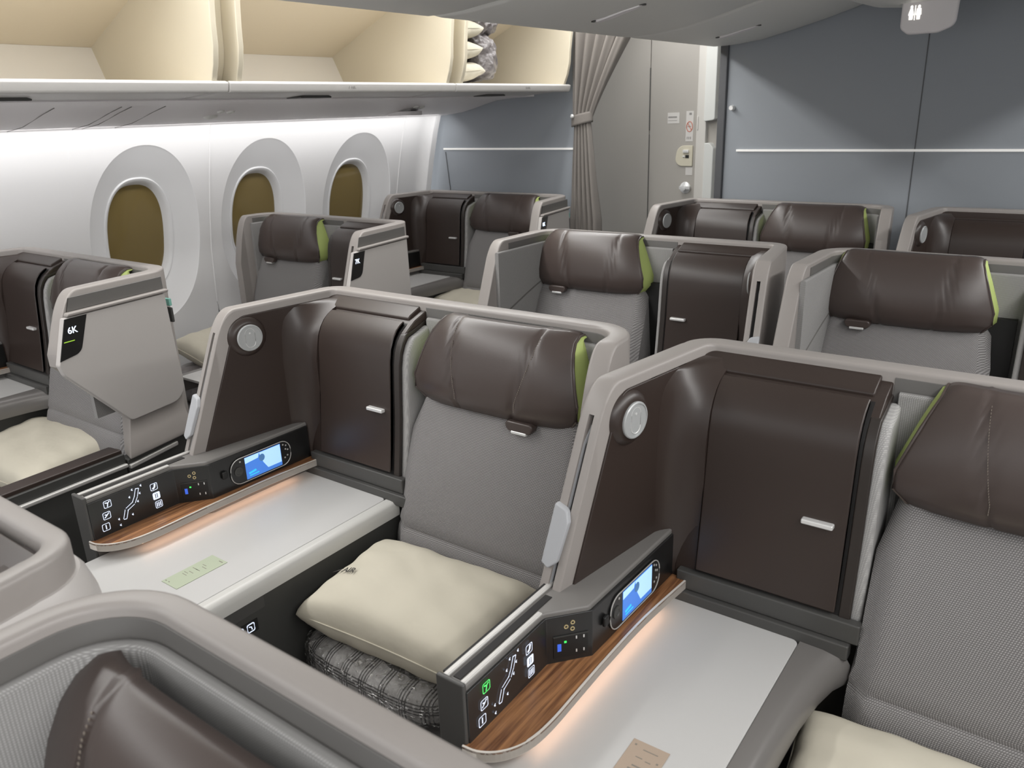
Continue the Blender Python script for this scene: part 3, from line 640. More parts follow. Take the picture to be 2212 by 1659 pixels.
        bm = new(); framed(bm, AP, AD, AN, [(0.31, 1.084), (-0.01, 1.084), (-0.01, 1.094), (0.307, 1.094)], 0, 0.018); obj('panel_ridge', bm, 'rim', ap, 0.004, 2, **k)
        bm = new(); framed(bm, AP, AD, AN, [(0.300, 1.094), (-0.005, 1.094), (-0.005, 1.130), (0.288, 1.130)], 0, 0.003); obj('recessed_band', bm, 'rimdark', ap, 0.002, 1, **k)
        sg = rnd_poly([(0.317, 1.080), (0.254, 1.080), (0.290, 0.985), (0.352, 0.975)], [0, 0, 0.03, 0], 6)
        if kind == 'B': sg = rnd_poly([(0.338, 1.080), (0.275, 1.080), (0.305, 0.99), (0.372, 0.985)], [0, 0, 0.03, 0], 6)
        bm = new(); framed(bm, AP, AD, AN, sg, 0.012, 0.0152); sp_ = obj('seat_number_sign', bm, 'black_gloss', ap, smooth=False, **k)
        mx = -1 if mir else 1
        ctr = (0.302 if kind == 'A' else 0.325, 1.048)
        A_ = Vector(so(ctr[0], 0.0156, ctr[1])); A_.x *= mx
        up = Vector(so(ctr[0] - 0.010, 0.0156, ctr[1] + 0.03)); up.x *= mx
        rt = Vector(so(ctr[0] - 0.03, 0.0156, ctr[1])); rt.x *= mx
        if sign:
            bm = text_bm(sign, 0.024, 0.0003, rt - A_, Vector((0, 0, 1)), A_, 0.0001); obj('seat_number', bm, 'sign_blue', sp_, smooth=False)
            if sign == '6K':
                bm = new(); framed(bm, AP, AD, AN, [(0.332, 1.0205), (0.302, 1.0205), (0.3015, 1.0225), (0.3315, 1.0225)], 0.0150, 0.0158); obj('status_bar', bm, 'sign_green', sp_, smooth=False, **k)
        if kind == 'A':
            # flared skirt, ledge and lower aisle panels
            bm = new(); r0 = []; 
            rA = [so(s, n_, z) for s, n_, z in ((-0.005, -0.03, 0.80), (-0.005, 0.004, 0.77), (-0.004, 0.012, 0.715), (-0.004, 0.034, 0.672), (-0.004, 0.034, 0.655), (-0.005, -0.03, 0.655))]
            rB = [so(s, n_, z) for s, n_, z in ((0.18, -0.03, 0.80), (0.18, 0.002, 0.77), (0.20, 0.010, 0.71), (0.225, 0.030, 0.665), (0.225, 0.030, 0.648), (0.20, -0.03, 0.648))]
            loft(bm, [rA, rB]); obj('seat_skirt', bm, 'rim', par, 0.004, 2, angle=50, **k)
            bm = new(); framed(bm, AP, AD, AN, [(-0.03, 0.30), (-0.03, 0.652), (0.229, 0.648), (0.229, 0.30)], -0.02, 0.022); obj('lower_panel', bm, 'charcoal', par, 0.003, 2, **k)
            bm = new(); framed(bm, AP, AD, AN, [(0.06, 0.628), (0.229, 0.620), (0.229, 0.634), (0.06, 0.642)], 0.015, 0.030); obj('lower_trim', bm, 'satin_metal', par, 0.004, 2, **k)
            bm = new(); framed(bm, AP, AD, AN, [(0.233, 0.30), (0.233, 0.668), (0.95, 0.70), (0.95, 0.30)], -0.03, 0.018); obj('armrest_side', bm, 'charcoal', par, 0.003, 2, **k)
            bm = new(); framed(bm, AP, AD, AN, [(0.233, 0.655), (0.233, 0.680), (0.95, 0.712), (0.95, 0.690)], -0.045, 0.010); obj('armrest_top', bm, 'brown', par, 0.004, 2, **k)
            bm = new(); framed(bm, AP, AD, AN, [(0.233, 0.628), (0.233, 0.640), (0.95, 0.672), (0.95, 0.660)], 0.010, 0.028); obj('armrest_trim', bm, 'satin_metal', par, 0.004, 2, **k)
            bm = new(); framed(bm, AP, AD, AN, [(-0.014, 0.99), (-0.014, 1.035), (-0.022, 1.035), (-0.022, 0.99)], -0.03, 0.008); obj('coat_hook', bm, 'charcoal', par, 0.003, 2, **k)
            bm = new(); framed(bm, AP, AD, AN, [(-0.012, 1.04), (-0.012, 1.062), (-0.022, 1.062), (-0.022, 1.04)], -0.02, 0.008); obj('hook_tag', bm, 'teal', par, 0.002, 1, **k)
    return par

P7 = 1.07
suites = {}
# row with consoles on the left of each seat (viewer's left)
suites['D6'] = suite('D6', 'A', (-1.545, 1.34, 0), 'centre suite with white table, green card and lit controls, pillow on plaid blanket', detail=2, short_wing=True, table_w=0.325, taupe=False, hr=(0, -0.009))
suites['G6'] = suite('G6', 'A', (-0.56, 1.34, 0), 'large suite at right with brown cabinet, grey-edged table and tan card', detail=2, green_first=True)
suites['K6'] = suite('K6', 'A', (-3.11, 1.287, 0), 'window suite at left edge with taupe aisle panel lit 6K', detail=1, aisle=True, sign='6K')
suites['K8'] = suite('K8', 'A', (-3.06, 3.43, 0), 'farthest window suite in front of the grey bulkhead beside curtain', detail=1, aisle=True, sign='8K')
suites['D8'] = suite('D8', 'A', (-1.515, 3.48, 0), 'farthest centre suite nearest the curtain with dark brown cabinet', detail=0, short_wing=True)
suites['G8'] = suite('G8', 'A', (-0.507, 3.48, 0), 'farthest suite at right edge under the bright bulkhead trim strip', detail=0)
# rows with consoles on the right
suites['D7'] = suite('D7', 'B', (-0.715, 2.41, 0), 'middle-row centre suite with padded grey left wing and black cabinet at its right', mir=True, detail=1, hr=(0, 0.008))
suites['G7'] = suite('G7', 'B', (0.27, 2.41, 0), 'middle-row suite at right with wide brown headrest above a mesh backrest', mir=True, detail=1, hr=(0, 0.008))
suites['K7'] = suite('K7', 'B', (-2.215, 2.357, 0), 'window suite with lavender-grey backrest and aisle panel lit 7K', mir=True, aisle=True, sign='7K', detail=1)
suites['D5'] = suite('D5', 'B', (-0.775, 0.315, 0), 'foreground suite cut off at the left edge, only its rear corner showing', mir=True, detail=0, T=0.027)
suites['G5'] = suite('G5', 'B', (0.187, 0.315, 0), 'nearest foreground suite at bottom left with blurred brown headrest', mir=True, detail=2, console=False, T=0.027, hr=(0.035, -0.036))

# ------------------------------------------------------------------ pillows and blankets
def pillow_bm(w_, d_, t, seed, n=26, ear=0.05):
    r = random.Random(seed); bm = new(); grid = {}
    ph = [r.uniform(0, 6.28) for _ in range(8)]
    for side in (1, -1):
        for i in range(n + 1):
            for j in range(n + 1):
                u = 2 * i / n - 1; v = 2 * j / n - 1
                edge = (i in (0, n) or j in (0, n))
                if side == -1 and edge: grid[side, i, j] = grid[1, i, j]; continue
                h = ((1 - abs(u) ** 3.4) * (1 - abs(v) ** 3.4)) ** 0.40
                x = u * w_ / 2 * (1 - ear * (1 - v * v)); y = v * d_ / 2 * (1 - ear * (1 - u * u))
                wr = 0.0035 * math.sin(9 * u + 4 * v + ph[0]) * math.sin(5 * v - 3 * u + ph[1]) + 0.0032 * math.sin(19 * u + 5 * v + ph[2]) * (abs(v) ** 3) + 0.0032 * math.sin(17 * v + ph[3]) * abs(u) ** 3 + 0.003 * math.exp(-((u * 0.8 + v * 0.6 - 0.1) / 0.05) ** 2) * math.exp(-((v - 0.2) / 0.35) ** 2)
                z = side * (t / 2 * h) + wr * (h if not edge else 1.5)
                grid[side, i, j] = bm.verts.new((x, y, z))
        for i in range(n):
            for j in range(n):
                q = [grid[side, i, j], grid[side, i + 1, j], grid[side, i + 1, j + 1], grid[side, i, j + 1]]
                bm.faces.new(q if side == 1 else q[::-1])
    return bm
def pillow(loc, rot, size, label, seed, mat_='pillow', group='cream pillows on the seats', name='pillow', cat='pillow', ear=0.07):
    bm = pillow_bm(size[0], size[1], size[2], seed, ear=ear)
    o = obj(name, bm, mat_, None, angle=180)
    bm = new(); ln = []
    for (a, b_) in [(-1 + 2 * q / 24, -1) for q in range(24)] + [(1, -1 + 2 * q / 24) for q in range(24)] + [(1 - 2 * q / 24, 1) for q in range(24)] + [(-1, 1 - 2 * q / 24) for q in range(25)]:
        cf = 1 - 0.02 - 0.05 * (abs(a * b_) ** 6); ln.append((cf * a * size[0] / 2 * (1 - ear * (1 - b_ * b_)), cf * b_ * size[1] / 2 * (1 - ear * (1 - a * a)), 0.002))
    tube(bm, ln, 0.0013, 6); obj('seam_piping', bm, mat_, o)
    md = o.modifiers.new('sub', 'SUBSURF'); md.levels = 1; md.render_levels = 1
    o.location = loc; o.rotation_euler = rot
    return tag(o, label, cat, group)
p1 = pillow((-0.962, 0.972, 0.610), (R(5), R(0), R(3)), (0.46, 0.28, 0.145), 'cream pillow printed AIR on the plaid blanket in the centre seat', 3)
bm = text_bm('AIR', 0.021, 0.0002, (1, 0.10, 0), (-0.1, 1, 0), (-0.155, -0.034, 0), 0.0003)
prism(bm, [(-0.195, -0.044), (-0.177, -0.038), (-0.173, -0.030), (-0.185, -0.038)], 'z', -0.0002, 0.0002)
for v in bm.verts:      # drape the print over the pillow
    u_, v_ = v.co.x / 0.23, v.co.y / 0.14; h_ = ((1 - abs(u_) ** 3.4) * (1 - abs(v_) ** 3.4)) ** 0.40
    v.co.z += 0.0725 * h_ + 0.0015
obj('printed_word', bm, 'ink', p1, smooth=False)
pillow((-0.005, 0.965, 0.598), (R(5), 0, R(2)), (0.50, 0.30, 0.125), 'cream pillow cut off at the bottom right corner of the picture', 5)
pillow((-2.60, 0.965, 0.565), (R(8), R(-2), R(4)), (0.52, 0.33, 0.13), 'cream pillow on the window seat at the left edge', 8)
pillow((-2.86, 1.86, 0.64), (R(4), R(10), R(-4)), (0.40, 0.30, 0.12), 'cream pillow on grey bedding, partly behind the brown wing panel', 11)
pillow((-2.60, 3.16, 0.60), (R(5), 0, 0), (0.40, 0.30, 0.11), 'small far cream pillow below the white table of the farthest window seat', 13)
def bundle(loc, size, label, seed, m, name, cat, rot=(0, 0, 0), amp=0.012, group=None):
    from mathutils import noise
    bm = new(); bmesh.ops.create_cube(bm, size=1.0)
    bmesh.ops.subdivide_edges(bm, edges=bm.edges[:], cuts=30, use_grid_fill=True)
    for v in bm.verts:
        p = v.co.copy(); q = Vector((abs(p.x) * 2, abs(p.y) * 2, abs(p.z) * 2)); L = (q.x ** 4 + q.y ** 4 + q.z ** 4) ** 0.25
        p = p / max(L, 0.01)
        P_ = Vector((p.x * size[0], p.y * size[1], p.z * size[2])); sd = Vector((seed * 3.7, seed, 0))
        n1 = noise.noise(P_ * 9 + sd) * 1.2; n2_ = 1 - abs(noise.noise(P_ * 22 + sd + Vector((n1, 0, n1)))) * 2; n3 = 1 - abs(noise.noise(P_ * 48 + sd)) * 2
        v.co = P_ + p.normalized() * amp * (n1 + 0.7 * n2_ + 0.3 * n3 - 0.6)
    o = obj(name, bm, m, None, angle=180); o.location = loc; o.rotation_euler = rot
    md = o.modifiers.new('sub', 'SUBSURF'); md.levels = 1; md.render_levels = 1
    return tag(o, label, cat, group)
bl_ = bundle((-1.0, 0.960, 0.503), (0.40, 0.285, 0.085), 'plaid grey blanket in a shiny plastic bag under the AIR pillow', 2, 'plaid', 'bagged_blanket', 'blanket', amp=0.003)
bg_ = bundle((-1.0, 0.960, 0.503), (0.412, 0.300, 0.090), None, 6, 'clear_plastic', 'plastic_bag', None, amp=0.005); bg_.parent = bl_; bg_.location = (0, 0, 0); bg_['label'] = 'clear crinkled plastic bag'
bundle((0.0, 0.965, 0.500), (0.42, 0.27, 0.078), 'grey bagged blanket almost hidden under the pillow at bottom right', 9, 'grey_bag', 'bagged_blanket', 'blanket', amp=0.006)
bundle((-2.80, 1.80, 0.53), (0.42, 0.32, 0.14), 'crumpled grey blanket under the pillow beside the brown wing panel', 4, 'grey_bag', 'folded_blanket', 'blanket', amp=0.010)

# ------------------------------------------------------------------ cards on the tables
def card(c, sx, sy, m, label, lines, rot=0):
    bm = new(); box(bm, -sx / 2, sx / 2, -sy / 2, sy / 2, 0, 0.0008); o = obj('paper_card', bm, m, None, smooth=False); o.location = c; o.rotation_euler = (0, 0, rot)
    bm = new()
    for (x, y, a, b_) in lines: box(bm, x - a / 2, x + a / 2, y - b_ / 2, y + b_ / 2, 0.0008, 0.00095)
    obj('printed_text', bm, 'card_ink', o, smooth=False)
    return tag(o, label, 'card')
L1 = [(0.013, 0.050, 0.012, 0.002)] + [(-0.012 + 0.004 * q, -0.012 + 0.018 * q, 0.012 + 0.006 * (q % 2), 0.0012) for q in range(3)] + [(-0.008 + 0.004 * q, -0.018 + 0.012 * q, 0.014, 0.0012) for q in range(4)] + [(-0.02, -0.05, 0.004, 0.002), (-0.01, -0.05, 0.004, 0.002)]
card((-1.322, 0.713, 0.7097), 0.051, 0.113, 'card_green', 'pale green paper card lying on the white table', L1)
L2 = [(0.004, 0.062, 0.022, 0.0016), (-0.020, 0.066, 0.003, 0.003), (0.020, 0.048, 0.003, 0.003), (-0.006, 0.046, 0.010, 0.0016), (0.008, 0.044, 0.008, 0.0016)] + [(0.0 - 0.001 * r_, 0.030 - 0.007 * r_, 0.018 + 0.004 * r_, 0.0026) for r_ in range(5)]
card((-0.372, 0.728, 0.7097), 0.054, 0.15, 'card_brown', 'tan paper card on the grey-edged table at bottom', L2, R(1))

# ------------------------------------------------------------------ window wall
def wx(z):   # wall surface x at height z
    pts = [(0.25, -3.20), (0.5, -3.262), (0.75, -3.27), (1.0, -3.25), (1.14, -3.222), (1.3, -3.185), (1.45, -3.143), (1.545, -3.110), (1.75, -3.03)]
    for a, b_ in zip(pts, pts[1:]):
        if z <= b_[0]: t = (z - a[0]) / (b_[0] - a[0]); return a[1] + (b_[1] - a[1]) * t
    return pts[-1][1]
ZS = [0.25 + 0.05 * q for q in range(31)]
def plain_wall(bm, y0, y1):
    rings = [[(wx(z), y, z) for z in ZS] for y in (y0, y1)]
    loft(bm, rings, cap=False, close=False)
wallbm = new()
WIN = [1.815, 2.420, 3.025]; HP = 0.3025; ZC = 1.095
plain_wall(wallbm, -1.4, WIN[0] - HP); plain_wall(wallbm, WIN[2] + HP, 3.47)
# rounded aft end of the lining
rings = []
for q in range(7):
    a = q / 6 * PI / 2; rings.append([(wx(z) + 0.05 * (1 - math.cos(a)), 3.47 + 0.05 * math.sin(a), z) for z in ZS])
rings.append([(wx(z) + 0.06, 3.55, z) for z in ZS]); loft(wallbm, rings, cap=False, close=False)
NA = 72
def oval(cy, cz, a, b_, p, th): 
    c, s = math.cos(th), math.sin(th); return (cy + a * math.copysign(abs(c) ** (2 / p), c), cz + b_ * math.copysign(abs(s) ** (2 / p), s))
z_lo, z_hi = 0.25, 1.75
for cy in WIN:
    ths = [2 * PI * q / NA for q in range(NA)]
    def rect(th):
        c, s = math.cos(th), math.sin(th); hy = HP
        hz = (z_hi - ZC) if s > 0 else (ZC - z_lo)
        t = min(hy / abs(c) if abs(c) > 1e-6 else 1e9, hz / abs(s) if abs(s) > 1e-6 else 1e9)
        return (cy + c * t, ZC + s * t)
    sur = [oval(cy, ZC, 0.246, 0.374, 2.15, t) for t in ths]
    rc = []
    for t, o_ in zip(ths, sur):    # project from centre through the oval point
        rc.append(rect(math.atan2(o_[1] - ZC, o_[0] - cy)))
    # snap the four corners
    for (sy_, sz_) in ((cy - HP, z_lo), (cy + HP, z_lo), (cy - HP, z_hi), (cy + HP, z_hi)):
        i = min(range(NA), key=lambda k_: (rc[k_][0] - sy_) ** 2 + (rc[k_][1] - sz_) ** 2); rc[i] = (sy_, sz_)
    rings = []
    for f in (0, 0.2, 0.4, 0.6, 0.8, 0.93, 1.0):
        rings.append([(wx(r_[1] + (o_[1] - r_[1]) * f), r_[0] + (o_[0] - r_[0]) * f, r_[1] + (o_[1] - r_[1]) * f) for r_, o_ in zip(rc, sur)])
    loft(wallbm, rings, cap=False)
wl = struct(obj('wall_left', wallbm, 'wall', None, angle=30), 'white window side wall lining of the cabin', 'wall')
bm = new()
for y in (2.1175, 3.3275):
    pts = [(wx(z) + 0.001, y - 0.03 * (1.54 - z) * 0, z) for z in ZS[:27]]; tube(bm, pts, 0.0035, 6)
obj('panel_seam', bm, 'wall', wl)
for i, cy in enumerate(WIN):
    ths = [2 * PI * q / NA for q in range(NA)]
    wroot = bpy.data.objects.new('window_%d' % (i + 1), None); COL.objects.link(wroot); wroot.location = (-3.27, cy, ZC)
    struct(wroot, ['cabin window nearest the camera with amber dimmed pane', 'middle cabin window behind the lavender-grey seat', 'farthest cabin window nearest the grey bulkhead'][i], 'window')
    def W(p): return (p[0] + 3.27, p[1] - cy, p[2] - ZC)
    rings = []
    for (a, b_, p, dx) in ((0.2465, 0.3745, 2.15, -0.001), (0.242, 0.368, 2.15, -0.006), (0.214, 0.337, 2.2, -0.026), (0.186, 0.300, 2.25, -0.044), (0.162, 0.262, 2.3, -0.058), (0.154, 0.246, 2.35, -0.064)):
        rings.append([W((wx(o_[1]) + dx, o_[0], o_[1])) for o_ in (oval(cy, ZC, a, b_, p, t) for t in ths)])
    bm = new(); loft(bm, rings, cap=False); obj('window_surround', bm, 'window_white', wroot, angle=50)
    xw = lambda z: -3.245 + (-0.062) + (1.095 - z) * (-0.02) - 0.03 * max(0, z - 1.0) * 0
    rings = []
    for (a, b_, p, dx) in ((0.1545, 0.2465, 2.35, -0.063), (0.151, 0.241, 2.35, -0.058), (0.146, 0.234, 2.4, -0.060), (0.136, 0.224, 2.45, -0.072), (0.126, 0.214, 2.5, -0.098)):
        rings.append([W((wx(o_[1]) + dx, o_[0], o_[1])) for o_ in (oval(cy, ZC, a, b_, p, t) for t in ths)])
    bm = new(); loft(bm, rings, cap=False); obj('window_bezel', bm, 'window_white', wroot, angle=60)
    ring = [W((wx(o_[1]) - 0.094, o_[0], o_[1])) for o_ in (oval(cy, ZC, 0.130, 0.219, 2.5, t) for t in ths)]
    bm = new(); loft(bm, [ring, [(p[0] - 0.004, p[1], p[2]) for p in ring]]); obj('window_pane', bm, 'shade', wroot, angle=30)

# ------------------------------------------------------------------ bulkheads, floor, ceiling
bm = new(); box(bm, -3.35, 1.9, -1.5, 5.2, -0.06, 0.0); struct(obj('floor', bm, 'floor', None, smooth=False), 'dark cabin floor', 'floor')
bm = new(); box(bm, -3.35, 1.9, -1.5, 5.2, 2.26, 2.32); struct(obj('ceiling', bm, 'ceiling', None, smooth=False), 'white cabin ceiling above the bins', 'ceiling')
bm = new(); prism(bm, [(-3.30, 0.0), (-2.205, 0.0), (-2.205, 2.26), (-3.0, 2.26), (-3.10, 1.6), (-3.22, 1.15), (-3.27, 0.7)], 'y', 3.60, 3.64); struct(obj('wall_aft_window', bm, 'bulkhead', None, 0.003), 'blue-grey bulkhead panel behind the farthest window seat', 'wall')
bm = new(); box(bm, -3.085, -2.208, 3.592, 3.602, 1.352, 1.361); struct(obj('trim_1', bm, 'strip_white_glow', None, smooth=False), 'thin metal strip with added faint glow on the bulkhead left of the curtain', 'trim')
bm = new(); tube(bm, [(-3.075, 3.599, 1.34), (-3.055, 3.599, 1.14), (-3.05, 3.599, 0.9)], 0.003, 6); struct(obj('trim_2', bm, 'bulkhead_edge', None), 'dark panel joint on the bulkhead beside the window wall', 'trim')
bm = new(); box(bm, -1.412, 1.6, 3.60, 3.64, 0.0, 2.26); struct(obj('wall_aft_centre', bm, 'bulkhead', None, smooth=False), 'large blue-grey centre bulkhead behind the last row', 'wall')
bm = new(); box(bm, -1.447, -1.410, 3.585, 3.90, 0.0, 2.26); struct(obj('trim_3', bm, 'bulkhead_edge', None, 0.006), 'dark vertical edge post of the centre bulkhead', 'trim')
bm = new(); box(bm, -1.352, 1.5, 3.592, 3.602, 1.3435, 1.3525); struct(obj('trim_4', bm, 'strip_white_glow', None, smooth=False), 'long metal strip with added faint glow across the centre bulkhead', 'trim')
bm = new(); box(bm, -0.621, -0.617, 3.5985, 3.602, 0.9, 2.2); struct(obj('trim_5', bm, 'bulkhead_edge', None, smooth=False), 'vertical panel joint in the centre bulkhead', 'trim')
bm = new(); lathe(bm, (-1.381, 3.60, 1.530), (0, -1, 0), [(0.012, 0), (0.012, 0.006), (0.008, 0.014), (0.011, 0.02), (0.009, 0.024), (0.001, 0.024)], 20); tag(obj('curtain_stud', bm, 'silver', None), 'small round metal stud at the left edge of the centre bulkhead', 'stud')
bm = new(); box(bm, 1.75, 1.79, -1.5, 5.2, 0, 2.26); struct(obj('wall_right', bm, 'wall', None, smooth=False), 'far side wall beyond the other aisle', 'wall')
# galley area behind the curtain
bm = new(); box(bm, -3.3, -1.60, 4.25, 4.30, 0, 2.26); struct(obj('wall_aft_galley', bm, 'lav', None, smooth=False), 'warm grey partition behind the curtain', 'wall')
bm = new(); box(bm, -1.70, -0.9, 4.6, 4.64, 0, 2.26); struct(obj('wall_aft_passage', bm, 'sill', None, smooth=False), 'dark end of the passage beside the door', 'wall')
dr = bpy.data.objects.new('door_1', None); COL.objects.link(dr); dr.location = (-2.0, 4.25, 0); struct(dr, 'grey folding lavatory door with latch and stickers', 'door')
def dq(name, x0, x1, z0, z1, m, t=0.012, par=None, bev=0.003, y=0.0, **kw):
    bm = new(); box(bm, x0 + 2.0, x1 + 2.0, -y - t, -y + 0.001, z0, z1); return obj(name, bm, m, par or dr, bev, 2, **kw)
leaf = dq('door_leaf', -2.55, -2.108, 0.05, 2.05, 'lav', 0.012); leaf2 = dq('door_leaf', -2.104, -1.822, 0.05, 2.05, 'lav', 0.012)
dq('door_hinge', -2.109, -2.103, 1.42, 1.75, 'sill', 0.016, smooth=False); dq('door_hinge', -2.109, -2.103, 0.9, 1.40, 'sill', 0.014, smooth=False)
st = dq('notice_sticker', -1.995, -1.925, 1.455, 1.512, 'sticker', 0.0135, bev=0, smooth=False)
bm = new()
for q in range(8): box(bm, 0.009 + q * 0.0065, 0.0145 + q * 0.0065, -0.0142, -0.0134, 1.484, 1.492)
box(bm, 0.008, 0.062, -0.0142, -0.0134, 1.469, 1.471); obj('sticker_print', bm, 'sticker_ink', st, smooth=False)
st = dq('no_smoking_sticker', -1.885, -1.842, 1.36, 1.518, 'sticker', 0.0135, bev=0, smooth=False)
bm = new(); cxs, czs = -1.8635 + 2.0, 1.437
tube(bm, [(cxs + 0.017 * math.cos(t), -0.0140, czs + 0.026 * math.sin(t)) for t in [2 * PI * q / 24 for q in range(25)]], 0.0022, 6); tube(bm, [(cxs - 0.011, -0.014, czs + 0.018), (cxs + 0.011, -0.014, czs - 0.018)], 0.002, 6); obj('no_smoking_ring', bm, 'red_ink', st)
bm = new(); box(bm, cxs - 0.010, cxs + 0.008, -0.0142, -0.0134, czs - 0.002, czs + 0.003); box(bm, cxs - 0.004, cxs + 0.010, -0.0142, -0.0134, 1.497, 1.509)
for q in range(3): box(bm, cxs - 0.014 + q * 0.010, cxs - 0.010 + q * 0.010, -0.0142, -0.0134, 1.371, 1.384)
obj('sticker_print', bm, 'sticker_ink', st, smooth=False)
bm = new(); prism(bm, rnd_poly([(0.052, 1.228), (0.162, 1.228), (0.162, 1.338), (0.075, 1.338)], [0.04, 0.004, 0.004, 0.045], 6), 'y', -0.020, -0.011); lp = obj('latch_plate', bm, 'ivory', dr, 0.003); 
bm = new(); box(bm, 0.108, 0.142, -0.032, -0.018, 1.300, 1.316); box(bm, 0.105, 0.120, -0.026, -0.018, 1.276, 1.284); obj('latch_knob', bm, 'silver', lp, 0.003)
bm = new(); box(bm, 0.122, 0.142, -0.0225, -0.019, 1.272, 1.288); obj('latch_slot', bm, 'black', lp, smooth=False)
dq('notice_sticker', -1.878, -1.838, 1.18, 1.222, 'sticker', 0.0135, bev=0, smooth=False)
bm = new(); lathe(bm, (0.125, -0.012, 1.112), (0, -1, 0), [(0.032, 0), (0.032, 0.005), (0.028, 0.008), (0.012, 0.012), (0.012, 0.03), (0.016, 0.034), (0.001, 0.036)], 24); box(bm, 0.098, 0.160, -0.040, -0.026, 1.104, 1.122); obj('door_handle', bm, 'silver', dr, 0.003)
bm = new(); box(bm, 0.182, 0.236, -0.03, 0.06, 0.05, 2.1); obj('door_frame', bm, 'lav_frame', dr, 0.004)
bm = new(); box(bm, 0.186, 0.194, -0.034, -0.028, 1.42, 1.49); obj('frame_bumper', bm, 'lav_frame', dr, 0.002)
bm = new(); prism(bm, rnd_poly([(0.228, 1.462), (0.290, 1.470), (0.290, 2.1), (0.228, 2.1)], [0.01, 0.012, 0, 0], 4), 'y', -0.045, 0.03); tag(obj('stowage_panel', bm, 'door_white', None, 0.004), 'white hanging panel beside the lavatory door frame', 'panel').location = (-2.0, 4.25, 0)
bm = new(); prism(bm, rnd_poly([(0.240, 0.55), (0.292, 0.55), (0.292, 1.325), (0.268, 1.352), (0.240, 1.352)], [0, 0.01, 0.02, 0.02, 0.004], 5), 'y', -0.05, 0.03); tag(obj('folded_jumpseat', bm, 'door_white', None, 0.006), 'white folded seat panel low beside the lavatory door frame', 'jumpseat').location = (-2.0, 4.25, 0)

# ------------------------------------------------------------------ curtain
bm = new(); rows = []
NZ, NX = 44, 90
for i in range(NZ + 1):
    z = 1.93 - (1.93 - 0.42) * i / NZ; row = []
    zt_ = 1.505
    if z >= zt_: f = (z - zt_) / (1.93 - zt_); xa = -2.195 + 0.0 * f; xb = -2.088 + (0.235) * f ** 1.15; amp = 0.010 + 0.020 * f
    else: f = min(1, (zt_ - z) / 0.5); xa = -2.185 - 0.030 * f; xb = -2.100 + 0.045 * f + 0.01 * f; amp = 0.010 + 0.014 * f
    for j in range(NX + 1):
        u = j / NX; x = xa + (xb - xa) * u
        y = 3.565 + amp * math.sin(u * 2 * PI * 5.3 + 0.6 * math.sin(3 * z)) + 0.35 * amp * math.sin(u * 2 * PI * 11 + 4 * z)
        row.append((x + 0.3 * amp * math.sin(u * 2 * PI * 5.3 + 1.2), y, z))
    rows.append(row)
loft(bm, rows, cap=False, close=False); ct = obj('curtain', bm, 'curtain', None, angle=180); ct.modifiers.new('thick', 'SOLIDIFY').thickness = 0.0025
tag(ct, 'taupe fabric curtain gathered in the aisle opening beside the bulkhead', 'curtain')
bm = new(); rings = []
for z in (1.475, 1.485, 1.515, 1.525): rings.append([(-2.142 + (0.060) * math.cos(t), 3.565 + 0.034 * math.sin(t), z + 0.012 * math.cos(t)) for t in [2 * PI * q / 24 for q in range(24)]])
loft(bm, rings, cap=False); tb_ = obj('curtain_tieback', bm, 'curtain', ct, angle=60); tb_.modifiers.new('thick', 'SOLIDIFY').thickness = 0.003
bm = new(); lathe(bm, (-2.176, 3.528, 1.515), (-0.2, -1, 0), [(0.010, 0), (0.010, 0.004), (0.006, 0.009), (0.001, 0.010)], 16); obj('tieback_snap', bm, 'silver', tb_)

